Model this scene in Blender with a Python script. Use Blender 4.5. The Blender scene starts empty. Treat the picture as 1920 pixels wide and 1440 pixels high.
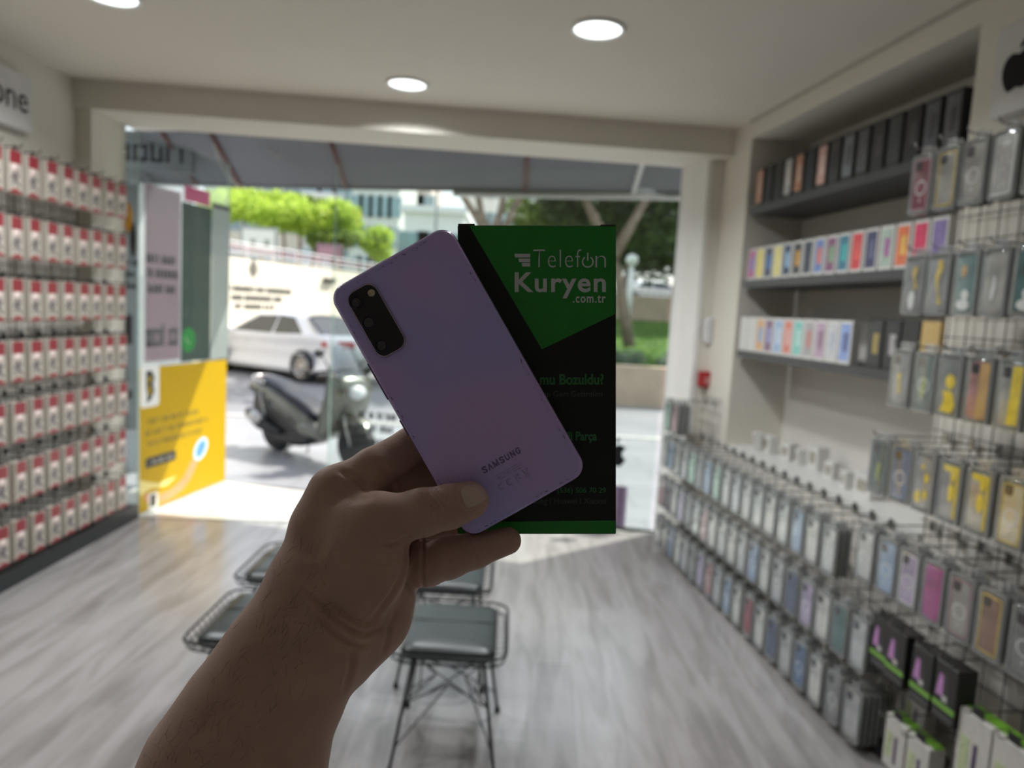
import bpy, math, random
import numpy as np
from mathutils import Vector, Matrix
C = bpy.context.scene
COL = C.collection
PI = math.pi

# ------------------------------------------------------------ camera
FPX = 1331.0                      # focal length in pixels of the 1920 x 1440 frame
PITCH, ROLL, EYE = math.radians(5.92), math.radians(3.24), 1.6
f_ = Vector((0, math.cos(PITCH), -math.sin(PITCH)))
u0 = Vector((0, math.sin(PITCH), math.cos(PITCH)))
r0 = Vector((1, 0, 0))
up_ = u0 * math.cos(ROLL) - r0 * math.sin(ROLL)
rt_ = r0 * math.cos(ROLL) + u0 * math.sin(ROLL)
CAM = Vector((0, 0, EYE))
cam_m = Matrix((rt_, up_, -f_)).transposed().to_4x4()
cam_m.translation = CAM
cd = bpy.data.cameras.new('camera'); cam = bpy.data.objects.new('camera', cd); COL.objects.link(cam)
cam.matrix_world = cam_m
cd.sensor_width = 36; cd.sensor_fit = 'HORIZONTAL'; cd.lens = FPX / 1920 * 36
cd.clip_start = 0.02; cd.clip_end = 400
cd.dof.use_dof = True; cd.dof.focus_distance = 0.395; cd.dof.aperture_fstop = 6.9
C.camera = cam

# ------------------------------------------------------------ light
C.view_settings.view_transform = 'Standard'; C.view_settings.look = 'None'
C.view_settings.exposure = 0.7; C.view_settings.gamma = 1.0
C.view_settings.use_curve_mapping = False
w = bpy.data.worlds.new('world'); C.world = w; w.use_nodes = True
nt = w.node_tree; nt.nodes.clear()
sky = nt.nodes.new('ShaderNodeTexSky'); sky.sky_type = 'NISHITA'; sky.sun_disc = False
sky.sun_elevation = math.radians(58); sky.sun_rotation = math.radians(40)
sky.air_density = 1.3; sky.dust_density = 3.0; sky.ozone_density = 1.0
mixn = nt.nodes.new('ShaderNodeMixRGB'); mixn.inputs[0].default_value = 0.55
mixn.inputs[2].default_value = (6.6, 6.9, 7.2, 1)      # thin white haze over the blue
bg = nt.nodes.new('ShaderNodeBackground'); bg.inputs[1].default_value = 0.17
wo = nt.nodes.new('ShaderNodeOutputWorld')
nt.links.new(sky.outputs[0], mixn.inputs[1]); nt.links.new(mixn.outputs[0], bg.inputs[0]); nt.links.new(bg.outputs[0], wo.inputs[0])

sun_d = bpy.data.lights.new('sun', 'SUN'); sun_d.energy = 5.2; sun_d.angle = math.radians(0.6); sun_d.color = (1, .95, .86)
sun = bpy.data.objects.new('sun', sun_d); COL.objects.link(sun)
SUNV = Vector((.62, .50, 1.0)).normalized()
sun.rotation_euler = SUNV.to_track_quat('Z', 'Y').to_euler()
sun.location = (3, 6, 9)
C.cycles.use_denoising = True
C.cycles.caustics_reflective = False; C.cycles.caustics_refractive = False
C.cycles.sample_clamp_indirect = 6.0
C.cycles.transparent_max_bounces = 16

# ------------------------------------------------------------ helpers
def ray(px, py):
    d = f_ + rt_ * ((px - 960) / FPX) - up_ * ((py - 720) / FPX)
    return d
def at_y(px, py, y):
    d = ray(px, py); return CAM + d * (y / d.y)
def at_z(px, py, z):
    d = ray(px, py); return CAM + d * ((z - EYE) / d.z)
def at_plane(px, py, p, n):
    d = ray(px, py); return CAM + d * ((Vector(p) - CAM).dot(Vector(n)) / d.dot(Vector(n)))

def tag(o, label=None, cat=None, group=None, kind=None):
    if label: o['label'] = label
    if cat: o['category'] = cat
    if group: o['group'] = group
    if kind: o['kind'] = kind
    return o
def thing(name, label, cat, loc=(0, 0, 0), rz=0, group=None, kind=None):
    o = bpy.data.objects.new(name, None); o.empty_display_size = .05; COL.objects.link(o)
    o.location = loc; o.rotation_euler = (0, 0, rz)
    return tag(o, label, cat, group, kind)
def copy_tree(o, parent=None):
    c = o.copy(); COL.objects.link(c)
    if parent: c.parent = parent
    for ch in o.children: copy_tree(ch, c)
    return c

_M = {}
def mat(name, col, rough=.5, metal=0, noise=.06, scale=12, bump=0, coat=0, alpha=None, trans=0, spec=None, sub=0, emit=None, es=0, stretch=(1, 1, 1)):
    if name in _M: return _M[name]
    m = bpy.data.materials.new(name); m.use_nodes = True; n = m.node_tree; p = n.nodes['Principled BSDF']
    p.inputs['Base Color'].default_value = (*col, 1); p.inputs['Roughness'].default_value = rough; p.inputs['Metallic'].default_value = metal
    if noise or bump:
        tc = n.nodes.new('ShaderNodeTexCoord'); mp = n.nodes.new('ShaderNodeMapping'); mp.inputs['Scale'].default_value = stretch
        nz = n.nodes.new('ShaderNodeTexNoise'); nz.inputs['Scale'].default_value = scale; nz.inputs['Detail'].default_value = 4
        n.links.new(tc.outputs['Object'], mp.inputs[0]); n.links.new(mp.outputs[0], nz.inputs['Vector'])
        if noise:
            r = n.nodes.new('ShaderNodeValToRGB'); e = r.color_ramp.elements
            e[0].position = .3; e[1].position = .7
            e[0].color = (*[max(0, c * (1 - noise)) for c in col], 1); e[1].color = (*[min(1, c * (1 + noise)) for c in col], 1)
            n.links.new(nz.outputs[0], r.inputs[0]); n.links.new(r.outputs[0], p.inputs['Base Color'])
        if bump:
            b = n.nodes.new('ShaderNodeBump'); b.inputs['Strength'].default_value = bump; b.inputs['Distance'].default_value = .004
            n.links.new(nz.outputs[0], b.inputs['Height']); n.links.new(b.outputs[0], p.inputs['Normal'])
    if coat: p.inputs['Coat Weight'].default_value = coat; p.inputs['Coat Roughness'].default_value = .08
    if alpha is not None: p.inputs['Alpha'].default_value = alpha
    if trans: p.inputs['Transmission Weight'].default_value = trans
    if spec is not None: p.inputs['Specular IOR Level'].default_value = spec
    if sub: p.inputs['Subsurface Weight'].default_value = sub; p.inputs['Subsurface Radius'].default_value = (.006, .002, .001)
    if emit: p.inputs['Emission Color'].default_value = (*emit, 1); p.inputs['Emission Strength'].default_value = es
    _M[name] = m; return m
def glass_mat(name, tint=(.9, .95, .93), gl=.08, rough=.02, alpha=.0, face=(.8, .8, .8)):
    """thin sheet: mostly see-through, a fresnel mirror on top, and a share ALPHA of a solid face (film, haze)."""
    if name in _M: return _M[name]
    m = bpy.data.materials.new(name); m.use_nodes = True; n = m.node_tree; n.nodes.clear()
    out = n.nodes.new('ShaderNodeOutputMaterial'); t = n.nodes.new('ShaderNodeBsdfTransparent'); t.inputs[0].default_value = (*tint, 1)
    g = n.nodes.new('ShaderNodeBsdfGlossy'); g.inputs['Roughness'].default_value = rough
    lw = n.nodes.new('ShaderNodeLayerWeight'); lw.inputs[0].default_value = .25
    mr = n.nodes.new('ShaderNodeMapRange'); mr.inputs[3].default_value = gl; mr.inputs[4].default_value = .8
    n.links.new(lw.outputs['Facing'], mr.inputs[0])
    pw = n.nodes.new('ShaderNodeMath'); pw.operation = 'POWER'; pw.inputs[1].default_value = 2.0
    n.links.new(lw.outputs['Facing'], pw.inputs[0]); n.links.new(pw.outputs[0], mr.inputs[0])
    mx = n.nodes.new('ShaderNodeMixShader'); n.links.new(mr.outputs[0], mx.inputs[0]); n.links.new(t.outputs[0], mx.inputs[1]); n.links.new(g.outputs[0], mx.inputs[2])
    last = mx
    if alpha:
        d = n.nodes.new('ShaderNodeBsdfDiffuse'); d.inputs[0].default_value = (*face, 1)
        tr = n.nodes.new('ShaderNodeBsdfTranslucent'); tr.inputs[0].default_value = (*face, 1)
        ad = n.nodes.new('ShaderNodeMixShader'); ad.inputs[0].default_value = .5; n.links.new(d.outputs[0], ad.inputs[1]); n.links.new(tr.outputs[0], ad.inputs[2])
        m2 = n.nodes.new('ShaderNodeMixShader'); m2.inputs[0].default_value = alpha
        n.links.new(mx.outputs[0], m2.inputs[1]); n.links.new(ad.outputs[0], m2.inputs[2]); last = m2
    n.links.new(last.outputs[0], out.inputs[0]); _M[name] = m; return m
def film_mat(name, col, solid=.7):
    return glass_mat(name, tint=(1, 1, 1), gl=.03, rough=.15, alpha=solid, face=col)

class MB:
    def __init__(s): s.v = []; s.f = []; s.sm = []
    def add(s, vs, fs, smooth=False):
        o = len(s.v); s.v += [tuple(v) for v in vs]; s.f += [tuple(i + o for i in f) for f in fs]; s.sm += [smooth] * len(fs); return s
    def box(s, x0, y0, z0, x1, y1, z1, m=None):
        vs = [Vector((x, y, z)) for z in (z0, z1) for y in (y0, y1) for x in (x0, x1)]
        if m is not None: vs = [m @ v for v in vs]
        return s.add(vs, [(0, 2, 3, 1), (4, 5, 7, 6), (0, 1, 5, 4), (2, 6, 7, 3), (0, 4, 6, 2), (1, 3, 7, 5)])
    def bbox(s, x0, y0, z0, x1, y1, z1, b=.004, m=None):
        """box with chamfered edges"""
        vs = []; idx = {}
        for i, x in enumerate((x0, x1)):
            for j, y in enumerate((y0, y1)):
                for k, z in enumerate((z0, z1)):
                    sx, sy, sz = (1, -1)[i], (1, -1)[j], (1, -1)[k]
                    for a in range(3):
                        p = [x + sx * b, y + sy * b, z + sz * b]; p[a] = (x, y, z)[a]
                        idx[(i, j, k, a)] = len(vs); vs.append(m @ Vector(p) if m is not None else Vector(p))
        fs = []
        for a in range(3):
            o = [q for q in range(3) if q != a]
            for s_ in (0, 1):
                ring = []
                for (p, q) in ((0, 0), (1, 0), (1, 1), (0, 1)):
                    c = [0, 0, 0]; c[a] = s_; c[o[0]] = p; c[o[1]] = q; ring.append(idx[(*c, a)])
                fs.append(tuple(ring))
        for a in range(3):
            o = [q for q in range(3) if q != a]
            for p in (0, 1):
                for q in (0, 1):
                    c0 = [0, 0, 0]; c1 = [0, 0, 0]; c1[a] = 1
                    c0[o[0]] = c1[o[0]] = p; c0[o[1]] = c1[o[1]] = q
                    fs.append((idx[(*c0, o[0])], idx[(*c1, o[0])], idx[(*c1, o[1])], idx[(*c0, o[1])]))
        for i in (0, 1):
            for j in (0, 1):
                for k in (0, 1): fs.append((idx[(i, j, k, 0)], idx[(i, j, k, 1)], idx[(i, j, k, 2)]))
        return s.add(vs, fs)
    def tube(s, pts, r, n=8, closed=False, caps=True):
        pts = [Vector(p) for p in pts]; N = len(pts); rr = r if isinstance(r, (list, tuple)) else [r] * N
        rings = []; prev = None
        for i, p in enumerate(pts):
            a = pts[(i - 1) % N] if (i or closed) else p; b = pts[(i + 1) % N] if (i < N - 1 or closed) else p
            t = (b - a).normalized()
            if prev is None: x = t.orthogonal().normalized()
            else:
                x = prev - t * prev.dot(t)
                x = x.normalized() if x.length > 1e-6 else t.orthogonal().normalized()
            prev = x; y = t.cross(x)
            rings.append([p + (x * math.cos(k * 2 * PI / n) + y * math.sin(k * 2 * PI / n)) * rr[i] for k in range(n)])
        vs = [v for q in rings for v in q]; fs = []
        for i in range(N if closed else N - 1):
            j = (i + 1) % N
            for k in range(n): fs.append((i * n + k, i * n + (k + 1) % n, j * n + (k + 1) % n, j * n + k))
        if caps and not closed: fs += [tuple(range(n))[::-1], tuple((N - 1) * n + k for k in range(n))]
        return s.add(vs, fs, True)
    def prism(s, poly, axis_pts, smooth=False):
        """poly: list of points (3-D), swept by vector axis_pts"""
        n = len(poly); a = [Vector(p) for p in poly]; d = Vector(axis_pts); b = [p + d for p in a]
        return s.add(a + b, [tuple(range(n))[::-1], tuple(range(n, 2 * n))] + [(i, (i + 1) % n, n + (i + 1) % n, n + i) for i in range(n)], smooth)
    def poly(s, pts): return s.add(pts, [tuple(range(len(pts)))])
    def lathe(s, prof, n=24, m=None, smooth=True):
        vs = []; fs = []
        for (r, z) in prof:
            for k in range(n):
                v = Vector((r * math.cos(k * 2 * PI / n), r * math.sin(k * 2 * PI / n), z)); vs.append(m @ v if m is not None else v)
        for i in range(len(prof) - 1):
            for k in range(n): fs.append((i * n + k, i * n + (k + 1) % n, (i + 1) * n + (k + 1) % n, (i + 1) * n + k))
        fs += [tuple(range(n))[::-1], tuple((len(prof) - 1) * n + k for k in range(n))]
        return s.add(vs, fs, smooth)
    def ball(s, c, r, n=10, m=8):
        r = r if isinstance(r, (tuple, list)) else (r, r, r); vs = []; fs = []
        for i in range(m + 1):
            t = PI * i / m
            for k in range(n): vs.append((c[0] + r[0] * math.sin(t) * math.cos(2 * PI * k / n), c[1] + r[1] * math.sin(t) * math.sin(2 * PI * k / n), c[2] + r[2] * math.cos(t)))
        for i in range(m):
            for k in range(n): fs.append((i * n + k, i * n + (k + 1) % n, (i + 1) * n + (k + 1) % n, (i + 1) * n + k))
        return s.add(vs, fs, True)
    def build(s, name, m, parent=None, mw=None):
        me = bpy.data.meshes.new(name); me.from_pydata(s.v, [], s.f); me.validate()
        if len(me.polygons) == len(s.sm): me.polygons.foreach_set('use_smooth', s.sm)
        if m: me.materials.append(m)
        o = bpy.data.objects.new(name, me); COL.objects.link(o)
        if parent: o.parent = parent
        if mw is not None: o.matrix_local = mw
        return o
def struct(name, mb, m, label=None):
    o = mb.build(name, m); o['kind'] = 'structure'
    if label: o['label'] = label
    return o
def rrect(w, h, r, n=6, cx=0, cy=0):
    """2-D rounded rectangle, counter-clockwise"""
    out = []
    for (sx, sy, a0) in ((1, 1, 0), (-1, 1, 90), (-1, -1, 180), (1, -1, 270)):
        for k in range(n + 1):
            a = math.radians(a0 + 90 * k / n); out.append((cx + sx * (w / 2 - r) + r * math.cos(a), cy + sy * (h / 2 - r) + r * math.sin(a)))
    return out
def slab(poly, layers, mb=None, smooth=True, z_of=None):
    """poly: 2-D outline; layers: (inset_scale_fn | inset distance, z); lofts rings, caps both ends. Insets move points towards the centroid."""
    mb = mb or MB(); n = len(poly)
    cx = sum(p[0] for p in poly) / n; cy = sum(p[1] for p in poly) / n
    hx = max(abs(p[0] - cx) for p in poly); hy = max(abs(p[1] - cy) for p in poly)
    vs = []; fs = []
    for (ins, z) in layers:
        for p in poly: vs.append((cx + (p[0] - cx) * (1 - ins / hx), cy + (p[1] - cy) * (1 - ins / hy), z))
    for i in range(len(layers) - 1):
        for k in range(n): fs.append((i * n + k, i * n + (k + 1) % n, (i + 1) * n + (k + 1) % n, (i + 1) * n + k))
    o = len(mb.v); mb.add(vs, fs, smooth)
    mb.f += [tuple(o + k for k in range(n))[::-1], tuple(o + (len(layers) - 1) * n + k for k in range(n))]; mb.sm += [False, False]
    return mb
def text_mesh(s, name, m, parent, mw, box, bold=0, depth=.0004, spacing=1.0, shear=0):
    """writing fitted into box (x0,y0,x1,y1) of the local plane given by mw"""
    c = bpy.data.curves.new(name, 'FONT'); c.body = s; c.offset = bold; c.resolution_u = 4; c.space_character = spacing; c.shear = shear
    o = bpy.data.objects.new(name, c); COL.objects.link(o); bpy.context.view_layer.update()
    me = bpy.data.meshes.new_from_object(o.evaluated_get(bpy.context.evaluated_depsgraph_get()))
    bpy.data.objects.remove(o); bpy.data.curves.remove(c)
    co = np.zeros(len(me.vertices) * 3); me.vertices.foreach_get('co', co); co = co.reshape(-1, 3)
    mn, mx = co.min(0), co.max(0); x0, y0, x1, y1 = box
    co[:, 0] = x0 + (co[:, 0] - mn[0]) / (mx[0] - mn[0]) * (x1 - x0); co[:, 1] = y0 + (co[:, 1] - mn[1]) / (mx[1] - mn[1]) * (y1 - y0); co[:, 2] = 0
    me.vertices.foreach_set('co', co.ravel()); me.update(); me.materials.clear(); me.materials.append(m); me.name = name
    o = bpy.data.objects.new(name, me); COL.objects.link(o)
    if parent: o.parent = parent
    if mw is not None: o.matrix_local = mw
    return o
def scribble(mb, x0, x1, y0, y1, rng, m, z=.0005, density=1.0, wt=.17):
    """a line of unreadable printed strokes between x0..x1, y0..y1 in plane m"""
    h = y1 - y0; x = x0
    while x < x1 - h * .2:
        wd = h * rng.uniform(.35, .7); k = rng.random(); t = h * wt
        def b(a, c, d, e): mb.add([m @ Vector(p) for p in ((a, c, z), (d, c, z), (d, e, z), (a, e, z))], [(0, 1, 2, 3)])
        if k < .14: x += wd * .7; continue
        if k < .5: b(x, y0, x + t, y1)
        if k > .3: b(x, y0, x + wd, y0 + t); b(x + wd - t, y0, x + wd, y0 + h * .7)
        if k > .55: b(x, y0 + h * .6, x + wd, y0 + h * .6 + t); b(x, y0, x + t, y0 + h * .7)
        x += wd + h * .16 / density
    return mb
ORD = 'zeroth first second third fourth fifth sixth seventh eighth ninth tenth eleventh twelfth thirteenth fourteenth fifteenth sixteenth seventeenth eighteenth nineteenth twentieth'.split() + ['twenty-first', 'twenty-second', 'twenty-third', 'twenty-fourth', 'twenty-fifth']
# ============================================================ hand and forearm (camera-frame metres, then placed in the world)
def P(px, py, d): return np.array([(px - 960) / FPX * d, -(py - 720) / FPX * d, d])
def smin(a, b, k):
    h = np.clip(.5 + .5 * (b - a) / k, 0, 1); return b * (1 - h) + a * h - k * h * (1 - h)
def cone(p, a, b, ra, rb):
    ba = b - a; t = np.clip(((p - a) @ ba) / (ba @ ba), 0, 1); q = p - a - t[..., None] * ba
    return np.sqrt((q * q).sum(-1)) - (ra + (rb - ra) * t)
def ell(p, c, R, ax):
    q = (p - c) @ ax.T / R; k = np.sqrt((q * q).sum(-1)); return (k - 1) * min(R)
def axes(deg, tilt=0):
    a = math.radians(deg); X = np.array([math.cos(a), math.sin(a), 0]); Y = np.array([-math.sin(a), math.cos(a), 0]); Z = np.array([0, 0, 1.0])
    t = math.radians(tilt); X2 = X * math.cos(t) + Z * math.sin(t); Z2 = -X * math.sin(t) + Z * math.cos(t)
    return np.array([X2, Y, Z2])
def chain(p, pts, k=.004):
    out = None
    for (a, b) in zip(pts, pts[1:]):
        s = cone(p, P(*a[:3]), P(*b[:3]), a[3] / 1000, b[3] / 1000)
        out = s if out is None else smin(out, s, k)
    return out
INDEX = [(640, 925, .408, 14.5), (700, 880, .412, 12.4), (772, 836, .427, 11.2), (838, 842, .452, 9.5), (900, 880, .456, 8.2)]
MIDDLE = [(668, 955, .428, 12.5), (742, 912, .430, 10.6), (812, 893, .438, 10.2), (868, 905, .456, 8.8), (915, 935, .456, 8)]
RING = [(690, 1010, .43, 12), (780, 990, .432, 10.5), (850, 985, .437, 9.5), (905, 975, .457, 8.5)]
LITTLE = [(735, 1062, .424, 13.0), (800, 1058, .408, 12.4), (842, 1046, .402, 11.4), (890, 1032, .400, 9.9), (952, 1014, .400, 7.7)]
THUMB = [(668, 992, .394, 16), (720, 978, .386, 14.0), (792, 961, .380, 12.4), (842, 950, .378, 11.3), (880, 938, .377, 10.3)]
def hand_sdf(p):
    arm = chain(p, [(330, 1660, .365, 46), (416, 1440, .376, 38.5), (468, 1340, .382, 34.5), (525, 1245, .388, 31.5), (590, 1130, .395, 30)], .01)
    arm2 = chain(p, [(470, 1660, .37, 42), (492, 1430, .38, 32), (548, 1285, .388, 28.5), (606, 1185, .396, 26)], .01)
    arm = smin(arm, arm2, .012)
    palm = chain(p, [(612, 1150, .398, 27), (618, 1060, .402, 25), (632, 985, .408, 19), (650, 935, .412, 14)], .01)
    palm2 = chain(p, [(628, 1190, .402, 24), (684, 1135, .414, 23), (710, 1080, .424, 20), (712, 1040, .43, 15)], .01)
    body = smin(arm, smin(palm, palm2, .012), .014)
    knuckle = cone(p, P(622, 922, .405), P(600, 985, .40), .0125, .015)
    body = smin(body, knuckle, .012)
    thenar = ell(p, P(678, 1062, .388), np.array([.0255, .031, .022]), axes(-14))
    web = cone(p, P(655, 965, .40), P(700, 975, .39), .015, .013)
    thumb = chain(p, THUMB, .004)
    th = smin(smin(thenar, thumb, .009), web, .010)
    heel = ell(p, P(706, 1138, .410), np.array([.0195, .029, .02]), axes(-28))
    heel = smin(heel, cone(p, P(704, 1172, .41), P(656, 1240, .402), .0165, .013), .012)
    body = smin(body, heel, .007)
    body = smin(body, th, .006)
    ix = chain(p, INDEX, .003); md = chain(p, MIDDLE, .003); rg = chain(p, RING, .003); lt = chain(p, LITTLE, .003)
    body = smin(body, ix, .009)
    fingers = np.minimum(md, np.minimum(rg, lt))
    body = smin(body, fingers, .0045)
    return body
# creases: polylines in the picture's pixels, width mm, depth mm, only on the side that faces the camera
CREASES = [
    ([(634, 882), (665, 895), (684, 913), (697, 930)], 1.6, 1.3), ([(702, 928), (680, 934), (655, 936)], 2.2, .8),
    ([(708, 866), (722, 884), (740, 897), (752, 922)], 1.7, 1.2),
    ([(768, 1004), (764, 1035), (760, 1062), (750, 1087), (736, 1112), (712, 1145)], 1.2, 1.7),
    ([(772, 1002), (752, 1016), (735, 1021), (712, 1017)], 1.1, 1.5),
    ([(726, 1125), (700, 1163), (684, 1171), (663, 1165), (640, 1150), (612, 1118)], 1.6, 2.3),
    ([(715, 1178), (686, 1189), (660, 1184), (628, 1160), (605, 1140), (568, 1104)], 1.5, 2.0),
    ([(700, 1207), (672, 1213), (645, 1203), (618, 1180), (585, 1145)], 1.3, 1.6),
    ([(660, 1215), (660, 1240), (657, 1262), (646, 1300)], 1.6, 1.8),
    ([(728, 1170), (726, 1200), (716, 1230)], 1.4, 1.0),
    ([(792, 1000), (793, 1040), (792, 1075), (793, 1112)], 1.0, 1.5),
    ([(755, 1088), (768, 1104), (778, 1130)], 1.0, 1.2),
    ([(834, 1026), (840, 1050), (848, 1078)], 1.0, .7), ([(882, 1008), (888, 1034), (896, 1060)], 1.0, .6),
    ([(799, 918), (812, 935), (824, 955), (826, 980)], 1.0, .75), ([(808, 918), (824, 933), (837, 950), (834, 968)], .9, .65), ([(818, 917), (832, 928), (845, 944)], .8, .5),
    ([(790, 922), (804, 944), (814, 966)], .8, .5), ([(783, 926), (790, 942), (792, 956)], .8, .3),
    ([(690, 1040), (715, 1044), (745, 1047)], .8, .3), ([(686, 1052), (715, 1056), (748, 1058)], .8, .3), ([(690, 1064), (715, 1069), (745, 1072)], .8, .25), ([(684, 1030), (710, 1033), (748, 1036)], .8, .25),
    ([(625, 1085), (600, 1072), (580, 1068)], .9, .25), ([(742, 1140), (735, 1165), (724, 1190)], 1.2, .6),
    ([(865, 898), (853, 925), (862, 952), (884, 962)], .9, .4),
]
def surface_nets(G, org, h):
    S = G < 0; nx, ny, nz = G.shape
    c = np.zeros((nx - 1, ny - 1, nz - 1), np.int8)
    sl = [slice(0, -1), slice(1, None)]
    for i in (0, 1):
        for j in (0, 1):
            for k in (0, 1): c += S[sl[i], sl[j], sl[k]]
    act = (c > 0) & (c < 8); I = np.argwhere(act); idx = -np.ones(act.shape, np.int64); idx[act] = np.arange(len(I))
    acc = np.zeros((len(I), 3)); cnt = np.zeros(len(I))
    cor = [(i, j, k) for i in (0, 1) for j in (0, 1) for k in (0, 1)]
    for a in cor:
        for ax in range(3):
            if a[ax]: continue
            b = list(a); b[ax] = 1
            ga = G[I[:, 0] + a[0], I[:, 1] + a[1], I[:, 2] + a[2]]; gb = G[I[:, 0] + b[0], I[:, 1] + b[1], I[:, 2] + b[2]]
            x = (ga < 0) != (gb < 0); t = np.where(x, ga / np.where(x, ga - gb, 1), 0)
            pos = np.array(a, float)[None].repeat(len(I), 0); pos[:, ax] += t
            acc[x] += pos[x]; cnt[x] += 1
    V = (I + acc / cnt[:, None]) * h + org
    F = []
    for ax in range(3):
        u, v = [(1, 2), (2, 0), (0, 1)][ax]
        s0 = [slice(None)] * 3; s1 = [slice(None)] * 3; s0[ax] = slice(0, -1); s1[ax] = slice(1, None)
        d = S[tuple(s0)].astype(np.int8) - S[tuple(s1)].astype(np.int8)
        for sg in (1, -1):
            E = np.argwhere(d == sg)
            E = E[(E[:, u] > 0) & (E[:, v] > 0) & (E[:, u] < G.shape[u] - 1) & (E[:, v] < G.shape[v] - 1)]
            q = []
            for (du, dv) in ((-1, -1), (0, -1), (0, 0), (-1, 0)):
                e = E.copy(); e[:, u] += du; e[:, v] += dv; q.append(idx[e[:, 0], e[:, 1], e[:, 2]])
            q = np.stack(q, 1)
            F.append(q if sg == 1 else q[:, ::-1])
    return V, np.concatenate(F)
def build_hand():
    h = .0009; B = 6
    lo = np.array([-.225, -.262, .318]); hi = np.array([.014, -.008, .475]); nb = np.ceil((hi - lo) / h / B).astype(int); n = nb * B
    cen = np.stack(np.meshgrid(*[lo[i] + h * (np.arange(nb[i]) * B + (B - 1) / 2) for i in range(3)], indexing='ij'), -1)
    cs = hand_sdf(cen.reshape(-1, 3)).reshape(nb)
    G = np.repeat(np.repeat(np.repeat(cs, B, 0), B, 1), B, 2).astype(np.float32)
    need = np.argwhere(np.abs(cs) < h * B * .87 * 1.25 + .001)
    off = np.stack(np.meshgrid(*[np.arange(B)] * 3, indexing='ij'), -1).reshape(-1, 3)
    for k in range(0, len(need), 3000):
        ij = (need[k:k + 3000, None, :] * B + off[None]).reshape(-1, 3)
        G[ij[:, 0], ij[:, 1], ij[:, 2]] = hand_sdf(lo + h * ij)
    V, F = surface_nets(G, lo, h)
    E = np.concatenate([F[:, [0, 1]], F[:, [1, 2]], F[:, [2, 3]], F[:, [3, 0]]])
    def relax(V, w, it):
        for _ in range(it):
            A = np.zeros_like(V); c = np.zeros(len(V))
            for a, b in ((0, 1), (1, 0)):
                for j in range(3): A[:, j] += np.bincount(E[:, a], V[E[:, b], j], len(V))
                c += np.bincount(E[:, a], minlength=len(V))
            V = V * (1 - w) + w * A / np.maximum(c, 1)[:, None]
        return V
    V = relax(V, .5, 4)
    # creases pressed into the surface along its normal, only on the side that faces the camera
    e = .0012; N = np.stack([hand_sdf(V + np.eye(3)[i] * e) - hand_sdf(V - np.eye(3)[i] * e) for i in range(3)], 1)
    N /= np.linalg.norm(N, axis=1)[:, None] + 1e-9
    px = V[:, 0] / V[:, 2] * FPX + 960; py = -V[:, 1] / V[:, 2] * FPX + 720; mm = V[:, 2] / FPX * 1000
    face = np.clip(-N[:, 2] * 2.2 + .1, 0, 1); add = np.zeros(len(V))
    for pl, wd, dp in CREASES:
        best = np.full(len(V), 1e9); at = np.zeros(len(V)); L = [math.dist(a, b) for a, b in zip(pl, pl[1:])]; T = sum(L); run = 0
        for (ax, ay), (bx, by), l in zip(pl, pl[1:], L):
            t = np.clip(((px - ax) * (bx - ax) + (py - ay) * (by - ay)) / l ** 2, 0, 1)
            dd = np.hypot(px - ax - t * (bx - ax), py - ay - t * (by - ay)) * mm
            m = dd < best; at = np.where(m, (run + t * l) / T, at); best = np.minimum(best, dd); run += l
        x = best / wd; tap = np.clip(np.minimum(at, 1 - at) * 5 + .12, 0, 1)
        add = np.maximum(add, 0) * 0 + add + dp * tap * (np.exp(-x * x) - .22 * np.exp(-(x - 2) ** 2)) * face
    add = np.clip(add, -.6, 1.9)
    V = V - N * (add / 1000)[:, None]
    return relax(V, .3, 1), F
def cam_local(V):
    return np.stack([V[:, 0], V[:, 1], -V[:, 2]], 1)
def hand_front(px, py, lo=.33, hi=.44):
    """depth of the skin's front along the ray of a pixel"""
    d = lo
    for _ in range(60):
        s = float(hand_sdf(P(px, py, d)[None])[0])
        if s < .00005: break
        d += s * .9
        if d > hi: return None
    return d
V, F = build_hand()
me = bpy.data.meshes.new('person')
me.from_pydata(cam_local(V).tolist(), [], F[:, ::-1].tolist()); me.update()
me.polygons.foreach_set('use_smooth', [True] * len(me.polygons))
skin = mat('skin', (.50, .325, .265), rough=.52, noise=.07, scale=55, sub=.12, spec=.35)
# fine skin relief and faint mottling
n = skin.node_tree; p = n.nodes['Principled BSDF']
tc = n.nodes.new('ShaderNodeTexCoord'); vo = n.nodes.new('ShaderNodeTexVoronoi'); vo.inputs['Scale'].default_value = 900
nz = n.nodes.new('ShaderNodeTexNoise'); nz.inputs['Scale'].default_value = 320; nz.inputs['Detail'].default_value = 5
ad = n.nodes.new('ShaderNodeMath'); n.links.new(tc.outputs['Object'], vo.inputs['Vector']); n.links.new(tc.outputs['Object'], nz.inputs['Vector'])
n.links.new(vo.outputs['Distance'], ad.inputs[0]); n.links.new(nz.outputs[0], ad.inputs[1])
bp = n.nodes.new('ShaderNodeBump'); bp.inputs['Strength'].default_value = .28; bp.inputs['Distance'].default_value = .0005
n.links.new(ad.outputs[0], bp.inputs['Height']); n.links.new(bp.outputs[0], p.inputs['Normal'])
me.materials.append(skin)
person = bpy.data.objects.new('person', me); COL.objects.link(person); person.matrix_world = cam_m
tag(person, 'bare forearm and hand of a person holding up a purple phone and a box', 'person')
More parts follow.
